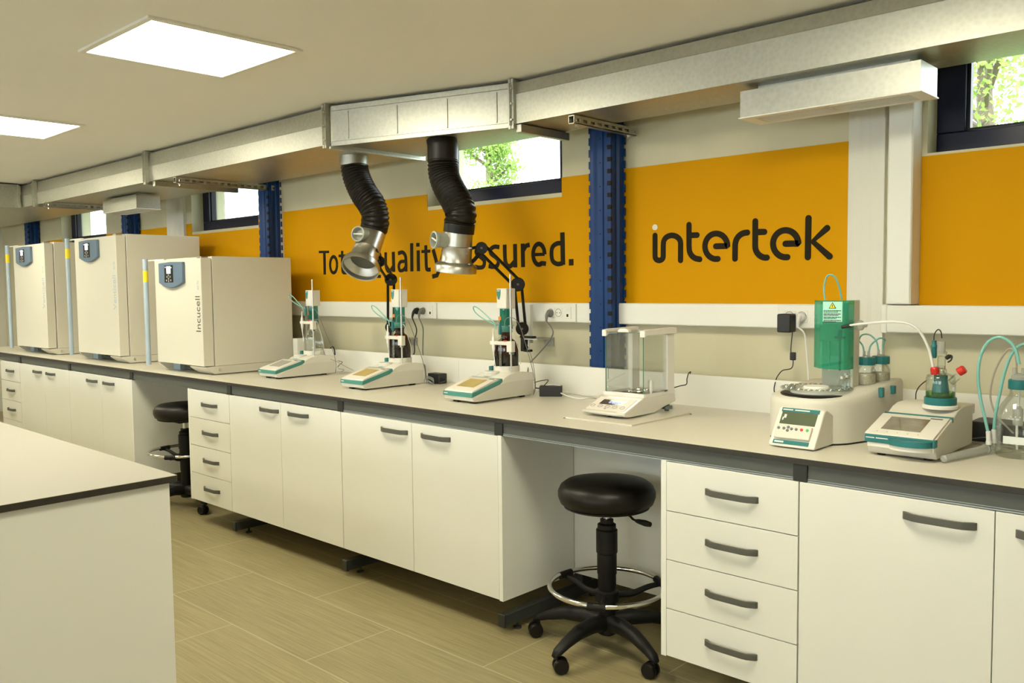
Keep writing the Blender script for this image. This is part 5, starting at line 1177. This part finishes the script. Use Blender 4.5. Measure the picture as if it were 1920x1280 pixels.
b = MB(); b.cyl((-1.242, 2.925, 1.128), (-1.242, 2.925, 1.240), 0.0022, n=8); b.cyl((-1.242, 2.925, 1.165), (-1.242, 2.925, 1.235), 0.0050, n=12); b.build('needle', 'steel', t)
b = MB(); b.cyl((-1.192, 2.897, 1.135), (-1.192, 2.897, 1.272), 0.0035, n=10); b.box(-1.210, -1.177, 2.8915, 2.902, 1.243, 1.250); b.cyl((-1.192, 2.897, 1.25), (-1.192, 2.897, 1.272), 0.006, n=10); b.build('hose_clamp_rod', 'black', t)
MB().tube([(-1.2557, 2.93, 1.3031),(-1.2603, 2.93, 1.3677),(-1.2646, 2.93, 1.4138),(-1.2575, 2.93, 1.4486),(-1.2445, 2.93, 1.4594),(-1.2299, 2.94, 1.4501),(-1.2187, 2.95, 1.4133),(-1.2148, 2.96, 1.3728)], 0.0032, 8).build('gas_tube', 'tube_teal', t)
b = MB(); b.turn((-1.164, 2.965, 1.285), (0.9, -0.3, 0.1), [(0.014, 0), (0.018, 0.006), (0.018, 0.018), (0.009, 0.030), (0.009, 0.038)], 18); b.build('fan_cap', 'milky', t)
# drying bottles
GD = 'teal-capped drying bottles on the oven'
def drybottle(x, y, label):
    Z = 1.078
    v_ = thing('drying_bottle', label, 'bottle', (x, y, Z), GD)
    MB().turn((x, y, Z), (0, 0, 1), [(0, 0), (0.030, 0), (0.032, 0.004), (0.032, 0.048), (0.026, 0.060), (0.022, 0.064), (0.022, 0.078)], 30).build('bottle_glass', 'glass', v_, angle=60)
    MB().turn((x, y, Z+0.002), (0, 0, 1), [(0, 0), (0.0295, 0), (0.0305, 0.004), (0.0305, 0.036), (0.0, 0.038)], 30).build('sieve_beads', 'beads', v_)
    cp = MB().turn((x, y, Z+0.068), (0, 0, 1), [(0.029, 0), (0.030, 0.003), (0.030, 0.024), (0.028, 0.027), (0, 0.027)], 12).build('teal_cap', 'teal_dark', v_, angle=25)
    MB().turn((x, y, Z+0.095), (0, 0, 1), [(0.014, 0), (0.011, 0.006), (0, 0.006)], 16).build('cap_insert', 'milky', cp)
    for dx in (-0.008, 0.008): MB().cyl((x+dx, y, Z+0.098), (x+dx, y, Z+0.116), 0.0042, n=10).build('tube_fitting', 'milky', cp)
    return v_
b1 = (-1.154, 3.03); b2 = (-1.1323, 3.105)
d1 = drybottle(b1[0], b1[1], 'front teal-capped bottle of beads on the back of the oven')
dup(d1, (b2[0], b2[1], 1.078), 'rear teal-capped bottle of beads, right of the front one')
b = MB(); b.tube([(b1[0]+0.008, b1[1], 1.188), (b1[0]+0.012, b1[1]+0.01, 1.215), (b1[0]+0.032, b1[1]+0.03, 1.238), ((b1[0]+b2[0])/2+0.03, (b1[1]+b2[1])/2+0.02, 1.232), (b2[0]+0.008, b2[1], 1.215), (b2[0]+0.008, b2[1], 1.188)], 0.003, 8)
tag(b.build('connecting_tube', 'tube_teal', loc=(b1[0], b1[1], 1.19)), 'small teal tube arching between the two bead bottles on the oven', 'tube')
b = MB(); b.tube([(b1[0]-0.008, b1[1], 1.188), (b1[0]-0.014, b1[1]-0.002, 1.215), (b1[0]-0.032, b1[1]-0.01, 1.232), (b1[0]-0.052, b1[1]-0.02, 1.215), (b1[0]-0.058, b1[1]-0.02, 1.15), (b1[0]-0.054, b1[1]-0.01, 1.09)], 0.003, 8)
tag(b.build('supply_tube', 'tube_teal', loc=(b1[0], b1[1], 1.12)), 'teal tube bending from the front bead bottle down beside the green tower', 'tube')
b = MB(); b.tube([(b2[0]-0.008, b2[1], 1.188), (b2[0]-0.016, b2[1]-0.002, 1.225), (b2[0]-0.040, b2[1]-0.01, 1.248), (b2[0]-0.066, b2[1]-0.02, 1.238), (b2[0]-0.085, b2[1], 1.17), (b2[0]-0.085, b2[1]+0.01, 1.09)], 0.003, 8)
tag(b.build('supply_tube', 'tube_teal', loc=(b2[0], b2[1], 1.12)), 'taller teal tube arching back from the rear bead bottle', 'tube')
b = MB(); b.box(-1.085, -1.070, 2.955, 2.975, 1.045, 1.078); b.box(-1.085, -1.060, 3.035, 3.055, 1.050, 1.078); b.build('bottle_clip_pair', 'teal_dark', t, bevel=0.002)
b = MB(); b.tube([(-1.1669, 2.89, 1.2864),(-1.1308, 2.88, 1.293),(-1.0679, 2.87, 1.3),(-1.0088, 2.87, 1.3046),(-0.9611, 2.875, 1.2985),(-0.93, 2.88, 1.2737),(-0.9068, 2.885, 1.2269),(-0.8958, 2.888, 1.185),(-0.8912, 2.89, 1.1598)], lambda q: 0.0042, 10)
th = thing('transfer_hose', 'white hose arching from the green oven shield to the red cap of the vessel', 'hose', (-1.0088, 2.87, 1.3046))
b.build('heated_hose', 'cable_white', th)
b = MB(); b.tube([(-1.1829, 2.885, 1.2827),(-1.1589, 2.888, 1.2867),(-1.1482, 2.888, 1.2887)], 0.0062, 10, smooth=False); b.build('hose_clip', 'cable_black', th)

# ================================================================ right-hand coulometric titrator
t = thing('coulometer', 'wide titrator with teal handle and brown screen below the red-capped vessel', 'titrator', (-0.92, 2.87, ZT))
X0, X1 = -1.020, -0.818
MB().prism([(2.700, ZT+0.006), (2.694, ZT+0.012), (2.682, 0.940), (2.682, 0.966), (2.832, 1.008), (2.850, 1.012), (2.895, 1.030), (2.94, 1.038), (3.00, 1.038), (3.074, 1.034), (3.074, 1.003), (3.052, 1.003), (3.052, ZT+0.006)], 'x', X0+0.004, X1).build('housing', 'beige', t, bevel=0.003)
MB().box(X0+0.006, X1-0.001, 2.6775, 2.700, 0.928, 0.943).build('front_lip', 'beige_light', t, bevel=0.002)
b = MB(); b.box(X0, X1+0.0015, 2.673, 2.700, 0.943, 0.967)
P_ = [(-0.945, 2.674)] + [(-0.885+0.062*math.cos(math.radians(180+180*j/16)), 2.675-0.040*math.sin(math.radians(180*j/16))) for j in range(17)] + [(-0.822, 2.690), (-0.945, 2.690)]
th_ = b.build('teal_band', 'teal_dark', t, bevel=0.002)
MB().prism(P_, 'z', 0.944, 0.962).build('pull_handle', 'teal_dark', t, bevel=0.002)
P2 = [(x, y+0.006) for x, y in P_]
MB().prism(P2, 'z', 0.930, 0.944).build('handle_underside', 'beige_light', t, bevel=0.004)
pn = MB().prism([(2.676, 0.967), (2.677, 0.971), (2.828, 1.0135), (2.836, 1.0125), (2.836, 1.005)], 'x', X0-0.001, X1-0.004).build('touch_panel', 'beige_light', t, bevel=0.0012)
sl2 = (1.0135-0.971)/0.151
zq = lambda y: 0.971+sl2*(y-2.677)
MB().prism([(2.712, zq(2.712)), (2.712, zq(2.712)+0.0007), (2.806, zq(2.806)+0.0007), (2.806, zq(2.806))], 'x', X0+0.034, X1-0.052).build('display', 'lcd_brown', pn)
MB().prism([(2.812, zq(2.812)), (2.812, zq(2.812)+0.0006), (2.818, zq(2.818)+0.0006), (2.818, zq(2.818))], 'x', X1-0.055, X1-0.020).build('maker_mark', 'handle', pn)
b = MB()
for j in range(5): b.cyl((X0+0.030+j*0.030, 2.694, zq(2.694)-0.0002), (X0+0.030+j*0.030, 2.694, zq(2.694)+0.0005), 0.0022, n=10)
b.build('key_dots', 'handle', pn)
MB().prism([(2.838, 1.000), (2.838, 1.014), (2.845, 1.016), (2.845, 1.000)], 'x', X0-0.001, X1+0.0015).build('teal_seam', 'teal_dark', t)
b = MB(); b.box(X0+0.004, X0+0.030, 2.6722, 2.6732, 0.956, 0.959); b.box(X0+0.034, X0+0.070, 2.6722, 2.6732, 0.956, 0.959); b.build('model_print', 'cable_white', th_)
for fx, fy in ((X0+0.035, 2.72), (X1-0.03, 2.72), (X0+0.035, 3.02), (X1-0.03, 3.02)):
    MB().cyl((fx, fy, ZT), (fx, fy, ZT+0.008), 0.013, n=14).build('foot', 'black', t)
# vessel
vx, vy = -0.8741, 2.9081
MB().turn((vx, vy, 1.033), (0, 0, 1), [(0.052, 0), (0.052, 0.009), (0.048, 0.012), (0, 0.012)], 36).build('stirrer_disc', 'beige_light', t)
v = thing('titration_cell', 'glass titration vessel with green liquid, teal base ring and red caps', 'glass vessel', (vx, vy, 1.045))
MB().turn((vx, vy, 1.045), (0, 0, 1), [(0.046, 0), (0.047, 0.003), (0.047, 0.022), (0.044, 0.024), (0.044, 0.003), (0, 0.003)], 40).build('base_ring', 'teal_dark', v)
MB().turn((vx, vy, 1.049), (0, 0, 1), [(0, 0), (0.040, 0), (0.043, 0.004), (0.043, 0.078), (0.040, 0.088), (0.026, 0.094)], 44).build('vessel_glass', 'glass', v, angle=60)
MB().turn((vx, vy, 1.051), (0, 0, 1), [(0, 0), (0.038, 0), (0.041, 0.004), (0.041, 0.034), (0, 0.034)], 40).build('green_liquid', 'liquid', v)
MB().turn((vx, vy, 1.075), (0, 0, 1), [(0.026, 0), (0.024, 0.022), (0.020, 0.045), (0.020, 0.062), (0, 0.062)], 28).build('generator_electrode', 'burette_teal', v)
MB().turn((vx, vy+0.004, 1.135), (0, 0, 1), [(0.012, 0), (0.016, 0.004), (0.016, 0.020), (0.012, 0.024), (0.012, 0.060), (0.016, 0.062), (0.016, 0.076), (0.010, 0.080)], 24).build('ground_joint', 'glass', v)
MB().turn((vx-0.002, vy+0.004, 1.205), (0, 0, 1), [(0.012, 0), (0.0115, 0.038), (0, 0.040)], 20).build('white_stopper', 'milky', v)
MB().turn((vx+0.006, vy-0.02, 1.132), (0.0, -0.1, 1), [(0.013, 0), (0.015, 0.010), (0.010, 0.020), (0.014, 0.026), (0.014, 0.036)], 20).build('glass_stopper', 'glass', v)
for (p, d) in (((-0.8748, 2.89, 1.1238), (-0.22, -0.05, 1)), ((-0.8342, 2.9, 1.1256), (0.75, 0.05, 0.8))):
    MB().turn(p, d, [(0.0105, -0.012), (0.0105, 0.018)], 18).build('side_neck', 'glass', v)
for (p, d) in (((-0.883, 2.885, 1.1422), (-0.10, -0.05, 1)), ((-0.8237, 2.91, 1.1488), (0.85, 0.05, 0.62))):
    MB().turn(p, d, [(0.0125, 0), (0.0135, 0.003), (0.0135, 0.018), (0.011, 0.022), (0, 0.022)], 18).build('red_cap', 'red', v, angle=30)
MB().turn((-0.8964, 2.91, 1.1903), (0, 0, 1), [(0.0065, 0), (0.008, 0.004), (0.008, 0.032), (0.0095, 0.034), (0.0095, 0.040), (0.007, 0.044), (0.007, 0.056), (0, 0.057)], 18).build('electrode_plug', 'teal_dark', v)
MB().tube([(-0.8974, 2.91, 1.2428),(-0.8962, 2.91, 1.2648),(-0.89, 2.92, 1.2797),(-0.8835, 2.93, 1.2744),(-0.8799, 2.93, 1.2525)], 0.0018, 8).build('electrode_cable', 'cable_black', v)
MB().tube([(-0.9301, 2.95, 1.1132),(-0.9591, 2.98, 1.0911),(-0.9769, 3.0, 1.0667),(-0.9848, 3.02, 1.0409)], 0.0018, 8).build('electrode_cable', 'cable_black', v)
b = MB(); b.tube([(-0.8631, 2.92, 1.1895),(-0.8539, 2.92, 1.2001),(-0.8461, 2.92, 1.1971),(-0.8489, 2.92, 1.1852),(-0.8582, 2.92, 1.178)], 0.0025, 8); b.turn((-0.8569, 2.92, 1.1949), (0.7, 0, 0.5), [(0.006, -0.008), (0.007, 0.006), (0, 0.008)], 14); b.build('cable_loop_clip', 'cable_black', v)

# ================================================================ bottle, tubes and drying tube at the right edge
fx, fy = -0.6629, 2.9464
v = thing('waste_bottle', 'large clear bottle with teal screw cap at the right edge of the bench', 'bottle', (fx, fy, ZT))
MB().turn((fx, fy, ZT), (0, 0, 1), [(0, 0), (0.056, 0), (0.0605, 0.006), (0.0605, 0.118), (0.058, 0.134), (0.048, 0.158), (0.034, 0.178), (0.027, 0.188), (0.025, 0.192), (0.025, 0.206), (0.028, 0.208)], 48).build('bottle_glass', 'glass', v, angle=60)
cp = MB().turn((fx, fy, ZT+0.205), (0, 0, 1), [(0.029, 0), (0.030, 0.002), (0.030, 0.026), (0.028, 0.029), (0, 0.029)], 36).build('teal_cap', 'teal_dark', v, angle=30)
MB().turn((fx, fy, ZT+0.234), (0, 0, 1), [(0.022, 0), (0.022, 0.010), (0.014, 0.014), (0.014, 0.018), (0, 0.018)], 24).build('cap_insert', 'milky', cp)
for dx in (-0.014, 0.010): MB().cyl((fx+dx, fy, ZT+0.244), (fx+dx, fy, ZT+0.268), 0.006, n=12).build('tube_fitting', 'milky', cp)
MB().box(fx-0.026, fx+0.030, fy-0.0625, fy-0.0605, ZT+0.045, ZT+0.068).build('white_label', 'label_white', v)
MB().tube([(fx+0.005, fy, ZT+0.235), (fx, fy, ZT+0.18), (fx-0.004, fy, ZT+0.09), (fx-0.002, fy, ZT+0.02)], 0.0035, 8).build('inner_tube', 'cable_white', v)
MB().turn((fx-0.002, fy, ZT+0.095), (0, 0, 1), [(0.013, 0), (0.014, 0.004), (0.014, 0.050), (0.006, 0.058)], 18).build('inner_absorber', 'milky', v)
t = thing('bottle_tubing', 'two thick teal tubes looping from the glass connectors to the clear bottle', 'tube', (-0.7406, 2.93, 0.9591))
MB().tube([(-0.7382, 2.92, 0.9656),(-0.748, 2.92, 1.0092),(-0.7628, 2.92, 1.074),(-0.7701, 2.92, 1.1396),(-0.7654, 2.92, 1.1975),(-0.747, 2.92, 1.2426),(-0.7181, 2.92, 1.2615),(-0.6905, 2.92, 1.2527),(-0.6699, 2.92, 1.2262),(-0.659, 2.92, 1.1818)], 0.0046, 10).build('teal_tube', 'tube_teal', t)
MB().tube([(-0.7284, 2.94, 0.964),(-0.7251, 2.94, 1.0173),(-0.7148, 2.94, 1.084),(-0.7031, 2.94, 1.1503),(-0.687, 2.94, 1.2048),(-0.669, 2.94, 1.2314),(-0.6494, 2.94, 1.2418),(-0.6238, 2.94, 1.2269)], 0.0046, 10).build('teal_tube', 'tube_teal', t)
MB().tube([(-0.6814, 2.99, 1.1476),(-0.684, 2.99, 1.1967),(-0.6956, 3.0, 1.2203),(-0.714, 3.01, 1.2156),(-0.7423, 3.02, 1.1667),(-0.7563, 3.02, 1.1152),(-0.7598, 3.02, 1.0641),(-0.745, 3.02, 1.0145),(-0.7264, 3.02, 0.9909),(-0.6929, 3.02, 0.9573)], 0.0030, 8).build('clear_tube', 'tube_clear', t)
for (a, b_) in (((-0.7382, 2.92, 0.9689), (-0.7359, 2.92, 0.9311)), ((-0.7285, 2.94, 0.9706), (-0.7263, 2.94, 0.9344))):
    MB().turn(b_, Vector(a)-Vector(b_), [(0.0085, 0), (0.0085, 0.010), (0.0070, 0.012), (0.0070, 0.040), (0.0050, 0.042)], 16).build('white_connector', 'cable_white', t)
a = Vector((-0.7994, 2.6941, 0.913)); e = Vector((-0.7458, 2.925, 0.916))
t = thing('drying_tube', 'white plastic tube lying beside the wide titrator, joined to glass connectors', 'tube', tuple(a))
b = MB(); dd = (e-a); b.turn(a, dd, [(0.006, 0), (0.0105, 0.004), (0.0120, dd.length-0.004), (0.0150, dd.length-0.002), (0.0150, dd.length+0.004), (0, dd.length+0.005)], 24); b.build('tube_body', 'milky', t)
g0 = e+dd.normalized()*0.004; g1 = g0+dd.normalized()*0.055
b = MB(); b.cyl(g0, g1, 0.008, 0.011, n=18); b.build('glass_adapter', 'glass', t)
for p in ((-0.7359, 2.92, 0.9295), (-0.7262, 2.94, 0.9328)):
    MB().cyl((p[0], p[1], 0.914), (p[0], p[1], p[2]), 0.006, n=14).build('glass_stem', 'glass', t)
MB().torus((g1.x+0.02, g1.y+0.01, 0.906), (0, 0, 1), 0.022, 0.004, 30, 8).build('glass_coil', 'glass', t)
tag(MB().prism([(-0.86, ZT), (-0.66, ZT), (-0.66, ZT+0.052), (-0.675, ZT+0.060), (-0.84, ZT+0.066), (-0.86, ZT+0.06)], 'y', 3.14, 3.27).build('power_supply', 'cable_black', loc=(-0.76, 3.2, ZT), bevel=0.004), 'black power supply box behind the clear bottle against the upstand', 'power supply')
t = thing('cable_tangle', 'thin grey cables lying behind the wide right-hand titrator', 'cable', (-0.74, 3.10, ZT))
MB().tube([(-0.83, 3.10, 0.915), (-0.78, 3.09, 0.925), (-0.74, 3.085, 0.915), (-0.70, 3.08, 0.905), (-0.66, 3.08, 0.904)], 0.0018, 6).build('thin_cable', 'cable_grey', t)
MB().tube([(-0.83, 3.08, 0.905), (-0.78, 3.06, 0.904), (-0.72, 3.06, 0.904), (-0.64, 3.06, 0.904)], 0.0022, 6).build('thin_cable', 'cable_grey', t)

# ================================================================ outside the windows
struct(MB().box(-60, 30, 4.2, 60, -0.1, 0).build('ground', 'grass'))
def tree(x, y, h, cz, cr, ch, label, n, seed):
    rnd = random.Random(seed)
    t = thing('tree', label, 'tree', (x, y, 0), 'trees outside the windows')
    tips = []
    b = MB(); b.tube([(x, y, 0), (x+0.1, y, cz*0.5), (x-0.05, y+0.1, cz), (x+0.05, y, cz+ch*0.7)], lambda q: 0.16*(1-q)+0.03, 10)
    for j in range(16):
        a = rnd.random()*2*PI; z0 = cz-ch*0.7+rnd.random()*ch*1.2; L_ = cr*(0.5+0.45*rnd.random())
        p = [Vector((x, y, z0)), Vector((x+math.cos(a)*L_*0.5, y+math.sin(a)*L_*0.5, z0+0.35*L_)), Vector((x+math.cos(a)*L_, y+math.sin(a)*L_, z0+0.6*L_+0.1))]
        b.tube(p, lambda q: 0.045*(1-q)+0.008, 6); tips += [p[1], p[2], (p[1]+p[2])/2]
    b.build('trunk', 'bark', t)
    f = MB()
    for k in range(n):
        c = rnd.choice(tips)+Vector((rnd.gauss(0, 1), rnd.gauss(0, 1), rnd.gauss(0, 1)))*cr*0.20
        s_ = 0.03+rnd.random()*0.035
        d1 = Vector((rnd.gauss(0, 1), rnd.gauss(0, 1), rnd.gauss(0, 1))).normalized(); d2 = d1.cross(Vector((rnd.gauss(0, 1), rnd.gauss(0, 1), rnd.gauss(0, 1)))).normalized()
        f.add([c-d1*s_, c+d2*s_*0.5, c+d1*s_, c-d2*s_*0.5], [(0, 1, 2, 3)])
    f.build('foliage', 'leaf', t)
    return t
tree(-3.15, 12.0, 6, 4.0, 1.9, 2.2, 'leafy green tree seen through the right-hand window', 9000, 3)
tree(-14.02, 14.2, 5, 3.9, 0.72, 1.5, 'green tree seen through the window behind the right black hose', 6000, 5)

for o in list(COL.objects):
    if '_o' in o: del o['_o']
